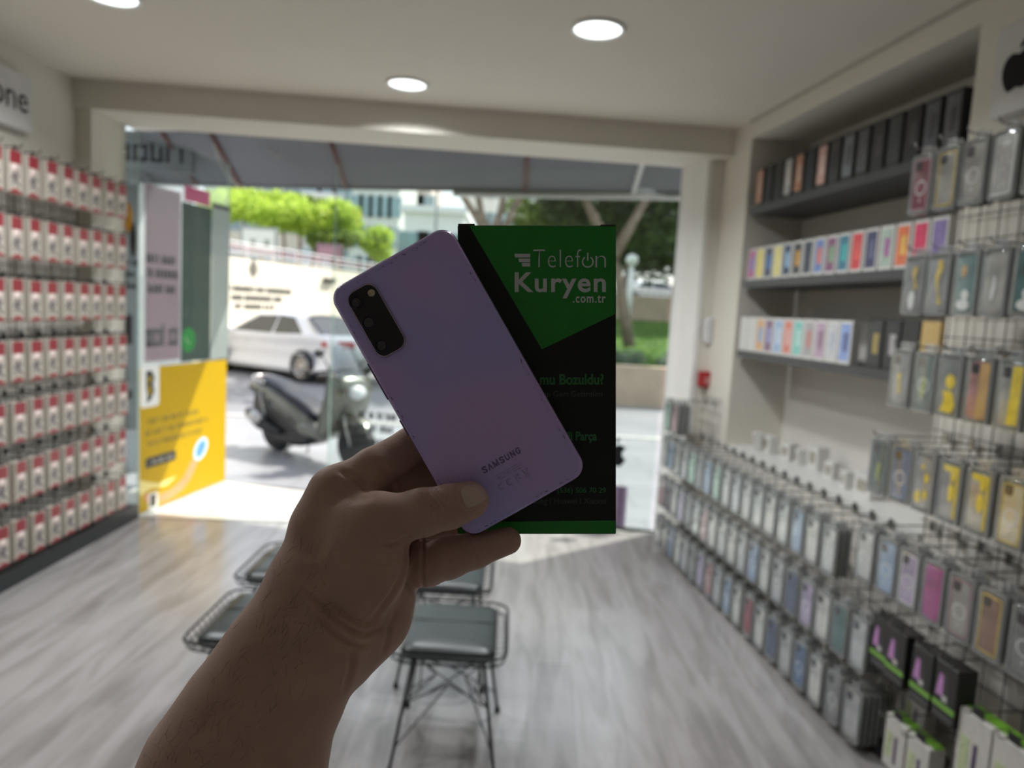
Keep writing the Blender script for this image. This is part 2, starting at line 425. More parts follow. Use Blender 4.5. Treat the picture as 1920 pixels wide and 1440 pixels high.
# thumb nail: a curved plate on the skin's front
def nail():
    N, M_ = 14, 12; vs = []; 
    A, B, Cc, D = (859, 914), (900, 904), (916, 936), (875, 957)       # base-top, tip-top, tip-bottom, base-bottom
    for i in range(N + 1):
        for j in range(M_ + 1):
            u, v = i / N * 2 - 1, j / M_ * 2 - 1
            # superellipse squircle mapping
            k = (abs(u) ** 4 + abs(v) ** 4) ** .25; mxx = max(abs(u), abs(v), 1e-6); sc = mxx / max(k, 1e-6) if k > 0 else 1
            U, W_ = (u * sc + 1) / 2, (v * sc + 1) / 2
            x = (A[0] * (1 - U) + B[0] * U) * (1 - W_) + (D[0] * (1 - U) + Cc[0] * U) * W_
            y = (A[1] * (1 - U) + B[1] * U) * (1 - W_) + (D[1] * (1 - U) + Cc[1] * U) * W_
            d = hand_front(x, y) or .37
            edge = max(abs(u), abs(v)); lift = .0006 * (1 - edge ** 6) - .0002 * edge ** 8
            q = P(x, y, d - lift); vs.append((q[0], q[1], -q[2]))
    fs = [(i * (M_ + 1) + j, i * (M_ + 1) + j + 1, (i + 1) * (M_ + 1) + j + 1, (i + 1) * (M_ + 1) + j) for i in range(N) for j in range(M_)]
    mb = MB(); mb.add(vs, fs, True)
    return mb.build('thumbnail', mat('nail', (.62, .47, .42), rough=.25, noise=.04, scale=60, spec=.5), person)
nl = nail()
# hairs on the forearm
def hairs():
    rng = random.Random(5); mb = MB(); n_ = 0; tries = 0
    while n_ < 170 and tries < 4000:
        tries += 1
        t = rng.random(); px = 520 - 270 * t + rng.gauss(0, 14) + rng.random() ** 1.6 * 150; py = 1110 + 340 * t + rng.random() * 60
        if rng.random() < .25: px, py = rng.uniform(430, 620), rng.uniform(1010, 1200)
        d = hand_front(px, py)
        if d is None or d > .42: continue
        L = rng.uniform(12, 34); a = math.radians(rng.gauss(62, 16)); cv = rng.gauss(0, .5); pts = []
        ok = True
        for i in range(5):
            s = i / 4; x = px + L * s * math.cos(a + cv * s); y = py - L * s * math.sin(a + cv * s)
            dd = hand_front(x, y)
            if dd is None: ok = i > 1; break
            q = P(x, y, dd - .0002 - .0006 * s); pts.append((q[0], q[1], -q[2]))
        if len(pts) < 3 or not ok: continue
        mb.tube(pts, [.00009 * (1 - .8 * i / (len(pts) - 1)) for i in range(len(pts))], n=3, caps=False); n_ += 1
    return mb.build('arm_hair', mat('hair', (.03, .02, .015), rough=.5, noise=0), person)
hairs()
# ============================================================ phone and box in the hand
def cam_frame(px, py, d, deg=0):
    """frame facing the camera: x along deg (picture clockwise), y up, z towards the camera"""
    a = math.radians(-deg); q = P(px, py, d)
    loc = Matrix(((math.cos(a), -math.sin(a), 0, q[0]), (math.sin(a), math.cos(a), 0, q[1]), (0, 0, 1, -q[2]), (0, 0, 0, 1)))
    return cam_m @ loc
PD = .3895
phone = thing('smartphone', 'scuffed lavender smartphone held up by a hand, its back and three lenses showing', 'phone')
phone.matrix_world = cam_frame(858, 716, PD, -29.6)
k_ = PD / FPX
pW, pL, pT = 261 * k_, 537 * k_, .0084
# body: rounded outline, back curving into the sides
pm = mat('phone_back', (.36, .265, .50), rough=.33, noise=0, coat=.5, spec=.5)
n = pm.node_tree; p = n.nodes['Principled BSDF']
lw = n.nodes.new('ShaderNodeTexCoord'); gr = n.nodes.new('ShaderNodeSeparateXYZ'); n.links.new(lw.outputs['Object'], gr.inputs[0])
nz = n.nodes.new('ShaderNodeTexNoise'); nz.inputs['Scale'].default_value = 14; nz.inputs['Detail'].default_value = 1
n.links.new(lw.outputs['Object'], nz.inputs['Vector'])
rp = n.nodes.new('ShaderNodeValToRGB'); rp.color_ramp.elements[0].position = .38; rp.color_ramp.elements[1].position = .66
rp.color_ramp.elements[0].color = (.52, .46, .95, 1); rp.color_ramp.elements[1].color = (.65, .45, .84, 1)  # bluish to pinkish drift of the pearly sheen, mixed into the base colour
n.links.new(nz.outputs[0], rp.inputs[0]); n.links.new(rp.outputs[0], p.inputs['Base Color'])
o2 = rrect(pW, pL, .0088, 8)
body = slab(o2, [(.0006, -pT), (0, -pT * .8), (0, -pT * .45), (.0003, -pT * .25), (.0011, -.0007), (.0024, -.00015), (.004, 0)])
body.build('back_panel', pm, phone)
fr = slab(rrect(pW + .0006, pL + .0006, .0090, 8), [(.0003, -pT * .82), (0, -pT * .75), (0, -pT * .45), (.0003, -pT * .38)])
fr.build('side_frame', mat('phone_frame', (.30, .20, .40), rough=.25, metal=.9, noise=.05), phone)
gl = slab(rrect(pW - .001, pL - .001, .0085, 8), [(.0006, -pT - .0009), (0, -pT - .0004), (0, -pT + .0002)])
gl.build('screen', mat('phone_screen', (.01, .01, .012), rough=.06, noise=0), phone)
def ux(px, py):                              # picture pixel -> phone plane
    dx, dy = px - 858, py - 716; a = math.radians(29.6)
    return ((dx * math.cos(a) - dy * math.sin(a)) * k_, -(dx * math.sin(a) + dy * math.cos(a)) * k_)
# camera island
ix0, iy0 = ux(648, 560); ix1, iy1 = ux(756, 652)
ix0, ix1 = -.0312, -.0128; iy0, iy1 = .0308, .0716
icx, icy, iw, ih = (ix0 + ix1) / 2, (iy0 + iy1) / 2, ix1 - ix0, iy1 - iy0
rim = slab(rrect(iw, ih, .0058, 8, icx, icy), [(0, -.0002), (0, .0009), (.0004, .00125), (.0008, .00125)])
isl = rim.build('camera_island', mat('island_rim', (.46, .36, .48), rough=.2, metal=1, noise=0), phone)
ig = slab(rrect(iw - .0014, ih - .0014, .0052, 8, icx, icy), [(0, .0008), (0, .00132), (.0004, .00142)])
blk = mat('island_glass', (.006, .006, .007), rough=.07, noise=0, spec=.5)
ig.build('island_glass', blk, isl)
ringm = mat('lens_ring', (.05, .045, .07), rough=.22, metal=.8, noise=0); lensm = mat('lens_glass', (.004, .004, .006), rough=.03, noise=0, coat=1)
for (a, b, r) in ((-.0268, .0651, .0036), (-.0262, .0522, .0038), (-.0264, .0378, .0037)):
    m = Matrix.Translation((a, b, 0))
    ln = MB().lathe([(r + .0002, .0014), (r + .0002, .0017), (r - .0001, .0019), (r - .0006, .0019), (r - .0006, .0013)], 32, m).build('lens', ringm, phone)
    MB().lathe([(r - .0007, .0012), (r - .0007, .00155), (r * .62, .00160), (r * .55, .00150), (r * .36, .00152), (r * .28, .00175), (.0002, .0019)], 28, m).build('lens_glass', lensm, ln)
MB().lathe([(.0020, .0012), (.0020, .00152), (.0017, .00158), (.0002, .00160)], 24, Matrix.Translation((-.0169, .0655, 0))).build('flash', mat('flash', (.55, .48, .30), rough=.2, noise=.3, scale=700), phone)
for (y0, y1) in ((.0075, .030), (-.013, -.003)):
    pass
bt = mat('side_button', (.16, .11, .22), rough=.3, metal=.8, noise=0)
MB().bbox(-pW / 2 - .0007, .0105, -pT * .66, -pW / 2 + .001, .0335, -pT * .32, .0003).build('volume_button', bt, phone)
MB().bbox(-pW / 2 - .0007, -.0125, -pT * .66, -pW / 2 + .001, -.0025, -pT * .32, .0003).build('power_button', bt, phone)
ink = mat('phone_print', (.22, .165, .35), rough=.3, noise=0)
tk = .00012
def arc(mb, cx, cy, r, a0, a1, t=.00028, z=tk, n=14, m=None):
    vs = []
    for i in range(n + 1):
        a = math.radians(a0 + (a1 - a0) * i / n)
        for q in (r, r - t): vs.append(Vector((cx + q * math.cos(a), cy + q * math.sin(a), z)))
    if m is not None: vs = [m @ v for v in vs]
    mb.add(vs, [(2 * i, 2 * i + 1, 2 * i + 3, 2 * i + 2) for i in range(n)])
def bar(mb, x0, y0, x1, y1, t=.00026, z=tk, m=None):
    d = Vector((x1 - x0, y1 - y0)).normalized(); q = Vector((-d.y, d.x)) * t / 2
    vs = [Vector((x0 - q.x, y0 - q.y, z)), Vector((x1 - q.x, y1 - q.y, z)), Vector((x1 + q.x, y1 + q.y, z)), Vector((x0 + q.x, y0 + q.y, z))]
    if m is not None: vs = [m @ v for v in vs]
    mb.add(vs, [(0, 1, 2, 3)])
LX_ = -.0122; mb = MB()                      # block capitals drawn as strokes
def stroke(pts, t=.00075):
    for a, b in zip(pts, pts[1:]): bar(mb, a[0], a[1], b[0], b[1], t, tk)
    for a in pts[1:-1]: arc(mb, a[0], a[1], t / 2, 0, 360, t / 2, tk, 8)
y0, y1, ym = -.0510, -.0474, -.0492; w_ = .0026; t2 = .00036
def glyph_S(x): stroke([(x + w_, y1 - .0009), (x + w_ * .8, y1 - t2), (x + w_ * .25, y1 - t2), (x + t2, y1 - .0009), (x + t2 * 1.4, ym + .0004), (x + w_ * .8, ym - .0003), (x + w_ - t2, ym - .0009), (x + w_ * .78, y0 + t2), (x + w_ * .2, y0 + t2), (x, y0 + .0010)])
def glyph_A(x): stroke([(x + .0002, y0), (x + w_ / 2, y1 - t2), (x + w_ - .0002, y0)])
def glyph_M(x): stroke([(x + t2, y0), (x + t2, y1 - .0001), (x + .0016, y0 + .0004), (x + .0032 - t2, y1 - .0001), (x + .0032 - t2, y0)])
def glyph_U(x): stroke([(x + t2, y1), (x + t2, y0 + .0010), (x + .0009, y0 + t2), (x + w_ - .0009, y0 + t2), (x + w_ - t2, y0 + .0010), (x + w_ - t2, y1)])
def glyph_N(x): stroke([(x + t2, y0), (x + t2, y1 - .0002), (x + w_ - t2, y0 + .0002), (x + w_ - t2, y1)])
def glyph_G(x): stroke([(x + w_ - .0001, y1 - .0010), (x + w_ * .75, y1 - t2), (x + w_ * .3, y1 - t2), (x + t2, y1 - .0011), (x + t2, y0 + .0011), (x + w_ * .3, y0 + t2), (x + w_ * .75, y0 + t2), (x + w_ - t2, y0 + .0009), (x + w_ - t2, ym - .0001), (x + w_ * .55, ym - .0001)])
x = LX_
for g_ in (glyph_S, glyph_A, glyph_M, glyph_S, glyph_U, glyph_N, glyph_G): g_(x); x += .0034 if g_ is not glyph_M else .0040
mb.build('brand_lettering', ink, phone)
ink2 = mat('phone_small_print', (.36, .29, .54), rough=.3, noise=0)
mb = MB(); rg = random.Random(2)
for k in range(3): scribble(mb, -.0078 + .0006 * k, .0082 - .0003 * k, -.0556 - .0013 * k, -.05495 - .0013 * k, rg, Matrix.Identity(4), tk)
mb.build('small_print', ink2, phone)
mb = MB()                                    # CE mark, quality mark, crossed-out bin
arc(mb, -.0072, -.0618, .0020, 60, 300); arc(mb, -.0072, -.0618, .0014, 60, 300, .0002)
arc(mb, -.0022, -.0618, .0020, 60, 300); arc(mb, -.0022, -.0618, .0014, 60, 300, .0002); bar(mb, -.0041, -.0618, -.0026, -.0618)
text_mesh('UK', 'quality_mark', ink2, phone, Matrix.Translation((0, 0, tk)), (.0014, -.0616, .0046, -.0598), bold=.01)
text_mesh('CA', 'quality_mark', ink2, phone, Matrix.Translation((0, 0, tk)), (.0014, -.0638, .0046, -.0620), bold=.01)
for (a, b, c_, d_) in ((.0066, -.0600, .0078, -.0628), (.0096, -.0600, .0084, -.0628), (.0064, -.0598, .0098, -.0598), (.0076, -.0628, .0086, -.0628), (.0064, -.0596, .0096, -.0632), (.0098, -.0596, .0066, -.0632), (.0066, -.0637, .0096, -.0637), (.0066, -.0645, .0096, -.0645), (.0066, -.0637, .0066, -.0645), (.0096, -.0637, .0096, -.0645)):
    bar(mb, a, b, c_, d_, .00022)
mb.build('certification_mark', ink2, phone)
# scuffs: small chips of bare metal and dark scratches along the edges
rg = random.Random(11); sc = []; marks = {k: MB() for k in 'LRTB'}
for i in range(60):
    side = rg.choice('LLLTTRRB'); t = rg.random()
    if side == 'L': x, y, a = -pW / 2 + .0022 + rg.gauss(0, .0004), (rg.random() - .5) * pL * .86, 90
    if side == 'R': x, y, a = pW / 2 - .0024 + rg.gauss(0, .0004), (rg.random() - .5) * pL * .86, 90
    if side == 'T': x, y, a = (rg.random() - .5) * pW * .8, pL / 2 - .0035 + rg.gauss(0, .0004), 0
    if side == 'B': x, y, a = (rg.random() - .5) * pW * .8, -pL / 2 + .0022 + rg.gauss(0, .0003), 0
    sc.append((x, y, a, side))
for (x, y, a, side) in sc:
    L = rg.uniform(.0004, .0028); wd = rg.uniform(.00008, .0003); a = math.radians(a + rg.gauss(0, 9)); pts = []
    for k in range(9):
        th = k / 9 * 2 * PI; rr = rg.uniform(.6, 1.2); lx, ly = L / 2 * math.cos(th) * rr, wd * math.sin(th) * rr
        X, Y = x + lx * math.cos(a) - ly * math.sin(a), y + lx * math.sin(a) + ly * math.cos(a)
        inset = min(pW / 2 - abs(X), pL / 2 - abs(Y)); z = 0 if inset > .004 else (-.00015 * (.004 - inset) / .0016 if inset > .0024 else -.00015 - .00055 * (.0024 - inset) / .0013)
        pts.append((X, Y, z + .00009))
    marks[side].poly(pts)
for k in marks: marks[k].build('scuff_marks', mat('scuff', (.10, .075, .13), rough=.6, noise=0), phone)

# ---- the box
BD = .4175
carton = thing('phone_box', 'black and green cardboard phone repair box held behind the lavender phone', 'box')
carton.matrix_world = cam_frame(1006.5, 712, BD, 0)
kb = BD / FPX; bw, bh, bt_ = 297 * kb, 579 * kb, .027
MB().bbox(-bw / 2, -bh / 2, -bt_, bw / 2, bh / 2, 0, .0004).build('carton_body', mat('carton_black', (.0035, .0038, .0035), rough=.38, noise=.2, scale=200, spec=.35), carton)
def bx(px, py): return ((px - 1006.5) * kb, -(py - 712) * kb)
def panel(name, pts, m, z=.0001, par=None):
    q = [(*bx(*p), z) for p in pts]; return MB().prism([Vector(v) - Vector((0, 0, .00008)) for v in q][::-1], (0, 0, .00008)).build(name, m, par or carton)
grn = mat('carton_green', (.022, .27, .035), rough=.36, noise=.05, scale=100, spec=.35)
panel('green_panel', [(880, 423.5), (1154.5, 424.5), (1153, 589), (1016, 655)], grn)
panel('green_band', [(859, 979), (1153.5, 976), (1153.5, 1000), (859, 1000)], grn)
# lid flaps on the upper edge
MB().bbox(-bw / 2 + .0002, bh / 2, -bt_ * .9, -bw / 2 + .010, bh / 2 + .0011, -.0004, .0002).build('lid_flap', mat('carton_edge', (.10, .07, .055), rough=.7, noise=.2, scale=90), carton)
MB().bbox(bw / 2 - .009, bh / 2, -bt_ * .9, bw / 2 - .0002, bh / 2 + .0007, -.0004, .0002).build('lid_flap', _M['carton_edge'], carton)
wht = mat('carton_white', (.72, .72, .74), rough=.4, noise=0); ZT = Matrix.Translation((0, 0, .00022))
def tb(s, x0, y0, x1, y1, m, name='lettering', **k):
    a, b = bx(x0, y1); c_, d_ = bx(x1, y0); return text_mesh(s, name, m, carton, ZT, (a, b, c_, d_), **k)
mb = MB()
for (x0, y0, x1, y1) in ((964.5, 476, 994, 483), (972, 484.8, 994, 491.5), (978, 493, 994, 499.8)):
    a, b = bx(x0, y0); c_, d_ = bx(x1, y1); mb.add([(a, b, .0002), (c_, b, .0002), (c_, d_, .0002), (a + (.0004), d_, .0002)], [(0, 3, 2, 1)])
mb.build('logo_bars', wht, carton)
tb('Telef', 1000, 467.5, 1090, 501.5, wht, bold=-.018, spacing=1.1)
tb('n', 1116.5, 479.5, 1136, 501.5, wht, bold=-.018)
mb = MB(); cx, cy = bx(1102, 491); arc(mb, cx, cy, 11.2 * kb, 122, 418, 2.6 * kb, .00022, 28); x0, y0 = bx(1102, 474); x1, y1 = bx(1102, 489); bar(mb, x0, y0, x1, y1, 2.6 * kb, .00022)
mb.build('power_symbol', wht, carton)
tb('Kuryen', 965, 510.5, 1136, 559.5, wht, bold=.022, spacing=1.12)
tb('.com.tr', 1074, 553, 1135.5, 568, wht, bold=.02, spacing=1.15)
g2 = mat('carton_green_ink', (.03, .20, .05), rough=.4, noise=0); g3 = mat('carton_grey_ink', (.075, .085, .078), rough=.4, noise=0)
tb('z mu Bozuldu?', 994, 701, 1132, 721.5, g2, bold=.03)
tb('rıp Geri Getirelim', 1016, 733, 1129, 747, g3)
tb('ili Parça', 1062, 809, 1119, 830, g2, bold=.03)
tb('(536) 506 70 29', 1045, 914, 1136, 927, g2, bold=.015)
tb('sung I Huawei I Xiaomi', 1000, 934, 1136, 948, g3)
# ============================================================ the shop
CZ = 2.85                                    # ceiling height
def PX(y): return 2.0 - .134 * y             # right wall plane (x at depth y)
PN = Vector((-1, -.134, 0)).normalized(); PT = Vector((-.134, 1, 0)).normalized()
PRZ = math.atan2(PN.x, -PN.y)                # turns a thing's front (-Y) to the room, on the right wall
LX = -2.77
def EY(x): return 5.39 - .236 * x            # line of the shop front's glass
def FY(x): return 5.10 + .077 * x            # inner front wall / sill line (y at x)
def BY(x): return 4.665 + .072 * x           # beam's room-side face
white = mat('wall_paint', (.68, .64, .57), rough=.75, noise=.02, scale=3, bump=.03)
ceil_m = mat('ceiling_paint', (.73, .685, .61), rough=.85, noise=.015, scale=2)
grey = mat('grey_laminate', (.05, .05, .053), rough=.45, noise=.06, scale=30)
# floor: grey washed laminate planks running to the door
def floor_mat():
    m = bpy.data.materials.new('floor_laminate'); m.use_nodes = True; n = m.node_tree; p = n.nodes['Principled BSDF']
    tc = n.nodes.new('ShaderNodeTexCoord'); mp = n.nodes.new('ShaderNodeMapping'); mp.inputs['Rotation'].default_value = (0, 0, PI / 2 + .05)
    n.links.new(tc.outputs['Object'], mp.inputs[0])
    br = n.nodes.new('ShaderNodeTexBrick'); br.inputs['Scale'].default_value = 1; br.inputs['Brick Width'].default_value = 1.25; br.inputs['Row Height'].default_value = .19
    br.inputs['Mortar Size'].default_value = .0012; br.inputs['Mortar Smooth'].default_value = .3; br.inputs['Bias'].default_value = 0
    br.inputs['Color1'].default_value = (.285, .265, .26, 1); br.inputs['Color2'].default_value = (.335, .315, .31, 1); br.inputs['Mortar'].default_value = (.24, .22, .21, 1)
    n.links.new(mp.outputs[0], br.inputs[0])
    mp2 = n.nodes.new('ShaderNodeMapping'); mp2.inputs['Scale'].default_value = (11, 1.5, 1); mp2.inputs['Rotation'].default_value = (0, 0, PI / 2 + .05)
    n.links.new(tc.outputs['Object'], mp2.inputs[0])
    nz = n.nodes.new('ShaderNodeTexNoise'); nz.inputs['Scale'].default_value = 1.1; nz.inputs['Detail'].default_value = 8; nz.inputs['Distortion'].default_value = .8
    n.links.new(mp2.outputs[0], nz.inputs['Vector'])
    rp = n.nodes.new('ShaderNodeValToRGB'); e = rp.color_ramp.elements; e[0].position = .33; e[0].color = (.66, .64, .63, 1); e[1].position = .58; e[1].color = (1.06, 1.06, 1.06, 1)
    n.links.new(nz.outputs[0], rp.inputs[0])
    mx = n.nodes.new('ShaderNodeMixRGB'); mx.blend_type = 'MULTIPLY'; mx.inputs[0].default_value = .85
    n.links.new(br.outputs[0], mx.inputs[1]); n.links.new(rp.outputs[0], mx.inputs[2]); n.links.new(mx.outputs[0], p.inputs['Base Color'])
    p.inputs['Roughness'].default_value = .21; p.inputs['Specular IOR Level'].default_value = .55
    bp = n.nodes.new('ShaderNodeBump'); bp.inputs['Strength'].default_value = .12; bp.inputs['Distance'].default_value = .002
    n.links.new(nz.outputs[0], bp.inputs['Height']); n.links.new(bp.outputs[0], p.inputs['Normal']); return m
mb = MB(); fy0, fy1 = FY(-2.9), FY(1.4)
mb.prism([(-3.0, -1.8, -.06), (2.5, -1.8, -.06), (2.5, 5.2, -.06), (1.4, FY(1.4), -.06), (-3.0, FY(-3.0), -.06)], (0, 0, .06))
struct('floor', mb, floor_mat())
# threshold strip and bright entry tiles out to the glass line
struct('trim_1', MB().prism([(-2.7, FY(-2.7) - .035, 0), (1.12, FY(1.12) - .035, 0), (1.12, FY(1.12), 0), (-2.7, FY(-2.7), 0)], (0, 0, .004)), mat('threshold_metal', (.42, .41, .40), rough=.35, metal=.6))
tile = mat('entry_tile', (.62, .60, .56), rough=.22, noise=.05, scale=5, spec=.5)
n = tile.node_tree; br = n.nodes.new('ShaderNodeTexBrick'); br.offset = 0; br.inputs['Scale'].default_value = 1; br.inputs['Brick Width'].default_value = .6; br.inputs['Row Height'].default_value = .6
br.inputs['Mortar Size'].default_value = .004; br.inputs['Color1'].default_value = (.62, .60, .56, 1); br.inputs['Color2'].default_value = (.58, .565, .53, 1); br.inputs['Mortar'].default_value = (.36, .34, .32, 1)
tc = n.nodes.new('ShaderNodeTexCoord'); n.links.new(tc.outputs['Object'], br.inputs[0]); n.links.new(br.outputs[0], n.nodes['Principled BSDF'].inputs['Base Color'])
struct('floor_2', MB().prism([(-3.0, FY(-3.0), -.14), (1.4, FY(1.4), -.14), (1.4, EY(1.4) + .02, -.14), (-3.0, EY(-3.0) + .02, -.14)], (0, 0, .138)), tile)
# ceiling, beam
struct('ceiling', MB().prism([(-3.0, -1.8, CZ), (2.6, -1.8, CZ), (2.6, BY(2.6) + .2, CZ), (-3.0, BY(-3.0) + .2, CZ)], (0, 0, .15)), ceil_m)
o = struct('beam', MB().prism([(-2.95, BY(-2.95), 2.68), (1.45, BY(1.45), 2.68), (1.45, FY(1.45) + .02, 2.68), (-2.95, FY(-2.95) + .02, 2.68)], (0, 0, .5)), white); o.name = 'trim_2'
o = struct('sun_block', MB().prism([(-3.3, FY(-3.3), 2.93), (1.7, FY(1.7), 2.93), (1.7, EY(1.7) + .1, 2.93), (-3.3, EY(-3.3) + .1, 2.93)], (0, 0, .3)), white); o.name = 'sun_block_ceiling'  # unseen slab added over the entry to keep sun out of the gap
# left wall with shallow board joints near the door
mb = MB().box(LX - .2, -1.8, 0, LX, FY(LX), CZ)
struct('wall_left', mb, white)
mb = MB().box(LX, 4.50, 0, LX + .09, FY(LX + .09), 2.68)
struct('wall_front_left', mb, white)
mb = MB()
for z in (.34, .66, .97, 1.29, 1.61, 1.93, 2.25): mb.box(LX + .088, 4.52, z, LX + .0925, FY(LX + .09), z + .006)
struct('trim_3', mb, mat('joint', (.30, .29, .27), rough=.8))
struct('baseboard_left', MB().box(LX, -1.8, 0, LX + .2, FY(LX) - .03, .10), mat('black_plinth', (.012, .012, .013), rough=.4, noise=.1))
struct('wall_back', MB().box(-3.0, -1.95, 0, 2.6, -1.8, CZ), mat('back_wall_paint', (.66, .65, .64), rough=.8))
# right side: front stub, door jamb, wall end, niche, soffit, near wall
def pprism(y0, y1, z0, z1, back=.45, off=0, mb=None):
    """block on the right wall plane from depth y0 to y1, OFF towards the room, BACK behind"""
    mb = mb or MB(); a = Vector((PX(y0), y0, z0)); b = Vector((PX(y1), y1, z0))
    q = [a + PN * off, b + PN * off, b - PN * back, a - PN * back]
    return mb.prism(q, (0, 0, z1 - z0))
NY0, NY1 = 2.72, 4.52                        # niche
LEDGE = .82; SOF = 2.735
struct('wall_right', pprism(-1.8, NY0, 0, CZ, .6), white)
struct('wall_right_far', pprism(NY1, 4.91, 0, CZ, .6), white)
struct('wall_niche', pprism(NY0 - .05, NY1 + .05, 0, CZ, .5, -.38), mat('niche_paint', (.64, .61, .565), rough=.75, noise=.02, scale=3))
struct('wall_soffit', pprism(NY0, NY1, SOF, CZ, .385), white)
struct('trim_4', pprism(NY0 - .01, NY1 + .02, CZ - .018, CZ, .01, .012), mat('soffit_trim', (.45, .43, .39), rough=.8))  # thin strip along the soffit top, darker than the wall paint
struct('wall_lower', pprism(NY0, NY1, 0, LEDGE - .03, .385), white)
# front wall stub and white jamb
xj = 1.12; yc = 5.02
struct('wall_front', MB().prism([(xj + .135, 4.905, 0), (PX(4.9) + .3, 4.895, 0), (PX(yc) + .3, yc + .35, 0), (xj + .02, EY(xj) + .08, 0)], (0, 0, 2.93)), white)
frame_m = mat('white_frame', (.80, .79, .76), rough=.4, noise=.02)
struct('trim_5', MB().prism([(xj + .115, 4.895, 0), (xj + .150, 4.898, 0), (xj + .05, EY(xj) + .05, 0), (xj + .0, EY(xj) + .05, 0)], (0, 0, 2.68)), frame_m)
struct('baseboard_right', pprism(2.45, 4.92, 0, .07, .01, .20), _M['black_plinth'])

# ---- ceiling lights
def downlight(x, y, label, watt=16.0):
    t = thing('ceiling_light', label, 'light', (x, y, CZ), group='round recessed ceiling lights')
    MB().lathe([(.123, -.001), (.123, -.009), (.114, -.013), (.104, -.009), (.104, -.001)], 40).build('bezel', mat('lamp_bezel', (.8, .8, .78), rough=.4, noise=0), t)
    MB().lathe([(.104, -.004), (.07, -.0045), (.003, -.005)], 40).build('diffuser', mat('lamp_diffuser', (.9, .9, .9), noise=0, emit=(.93, 1.0, .98), es=1.55), t)
    L = bpy.data.lights.new('lamp_light', 'AREA'); L.shape = 'DISK'; L.size = .2; L.energy = watt; L.color = (.94, .975, 1); L.spread = math.radians(150)
    o = bpy.data.objects.new('lamp_light', L); COL.objects.link(o); o.parent = t; o.location = (0, 0, -.02)
    return t
for (px, py, lb) in ((1121, 54, 'round flush ceiling light, the one closest to the wall shelves'), (764, 157, 'round flush ceiling light, the one closest to the door beam'), (208, -9, 'round flush ceiling light cut off at the ceiling above the red box rack')):
    q = at_z(px, py, CZ); downlight(q.x, q.y, lb)

for (x, y, lb) in ((-1.85, 1.75, 'added unseen ceiling light over the middle of the shop, on the red box side'), (.25, 1.75, 'added unseen ceiling light over the middle of the shop, on the clear case side')):  # two unseen lights, added to brighten the shop
    downlight(x, y, lb, 6.5)

# ---- wall signs
def sign_panel(name, label, corner, tdir, n, w, h, th):
    """corner: lower corner, tdir: direction of reading"""
    m = Matrix.Identity(4); z = Vector((0, 0, 1)); m.col[0][:3] = tdir; m.col[1][:3] = z; m.col[2][:3] = n; m.col[3][:3] = corner
    t = thing(name, label, 'sign'); t.matrix_world = m
    MB().bbox(0, 0, -th, w, h, 0, .006).build('panel', mat('sign_white', (.62, .61, .60), rough=.45, noise=.02), t)
    return t
blk_ink = mat('sign_black', (.012, .012, .014), rough=.6, noise=0, spec=.15)
q = at_plane(62, 252, (LX + .06, 0, 0), (1, 0, 0))
s1 = sign_panel('wall_sign', 'white panel sign with black lettering ending in one, above the red box rack', (LX + .06, q.y - .85, q.z), (0, 1, 0), (1, 0, 0), .85, .30, .06)
text_mesh('iPhone', 'lettering', blk_ink, s1, Matrix.Translation((0, 0, .002)), (.31, .095, .81, .235), bold=.0)
a = at_plane(1851, 226, (PX(2) - .07, 2, 0), PN); b = at_plane(1872, 44, (PX(2) - .07, 2, 0), PN)
s2 = sign_panel('wall_sign', 'white square box sign with a dark bitten apple, above the clear case rack', a, -PT, PN, .42, .30, .09)
def apple_mesh(parent, mw, cx, cy, s, m):
    mb = MB(); pts = []
    ctl = [(0, .30), (.16, .36), (.34, .30), (.40, .22), (.31, .12), (.285, 0), (.33, -.11), (.42, -.17), (.34, -.33), (.22, -.46), (.10, -.45), (0, -.42), (-.10, -.45), (-.24, -.46), (-.38, -.24), (-.43, .0), (-.38, .22), (-.24, .34), (-.10, .34)]
    N = len(ctl)
    for i in range(N):
        p0, p1, p2, p3 = (Vector(ctl[(i + k - 1) % N]) for k in range(4))
        for t in (0, .25, .5, .75): pts.append(.5 * ((2 * p1) + (-p0 + p2) * t + (2 * p0 - 5 * p1 + 4 * p2 - p3) * t * t + (-p0 + 3 * p1 - 3 * p2 + p3) * t ** 3))
    mb.prism([(cx + p.x * s, cy + p.y * s, 0) for p in pts], (0, 0, .002))
    lf = [(0.0, .40), (.02, .52), (.10, .60), (.17, .62), (.16, .52), (.09, .43)]
    mb.prism([(cx + x * s, cy + y * s, 0) for x, y in lf], (0, 0, .002))
    return mb.build('fruit_emblem', m, parent, mw)
apple_mesh(s2, Matrix.Translation((0, 0, .001)), .108, .142, .148, blk_ink)

struct('trim_9', pprism(NY0, NY1, 2.31, 2.665, .40, -.365), mat('backing_grey', (.085, .083, .08), rough=.6, noise=.03))
# ---- shelves in the niche
def shelf(z, lb):
    return tag(pprism(NY0 + .02, NY1 - .04, z - .045, z, .37, -.005).build('wall_shelf', grey), lb, 'shelf')
SH = (2.31, 1.865, 1.435)
shelf(SH[0], 'dark grey wall shelf, topmost in the niche, carrying dark phone boxes')
shelf(SH[1], 'dark grey wall shelf in the middle of the niche, carrying colourful phone boxes')
shelf(SH[2], 'dark grey wall shelf, lowest in the niche, carrying a line of white boxes')
tag(pprism(NY0, NY1, LEDGE - .03, LEDGE, .385, .01).build('counter_ledge', mat('ledge_white', (.66, .65, .62), rough=.35, noise=.02)), 'long white ledge at the bottom of the niche with small white boxes', 'ledge')
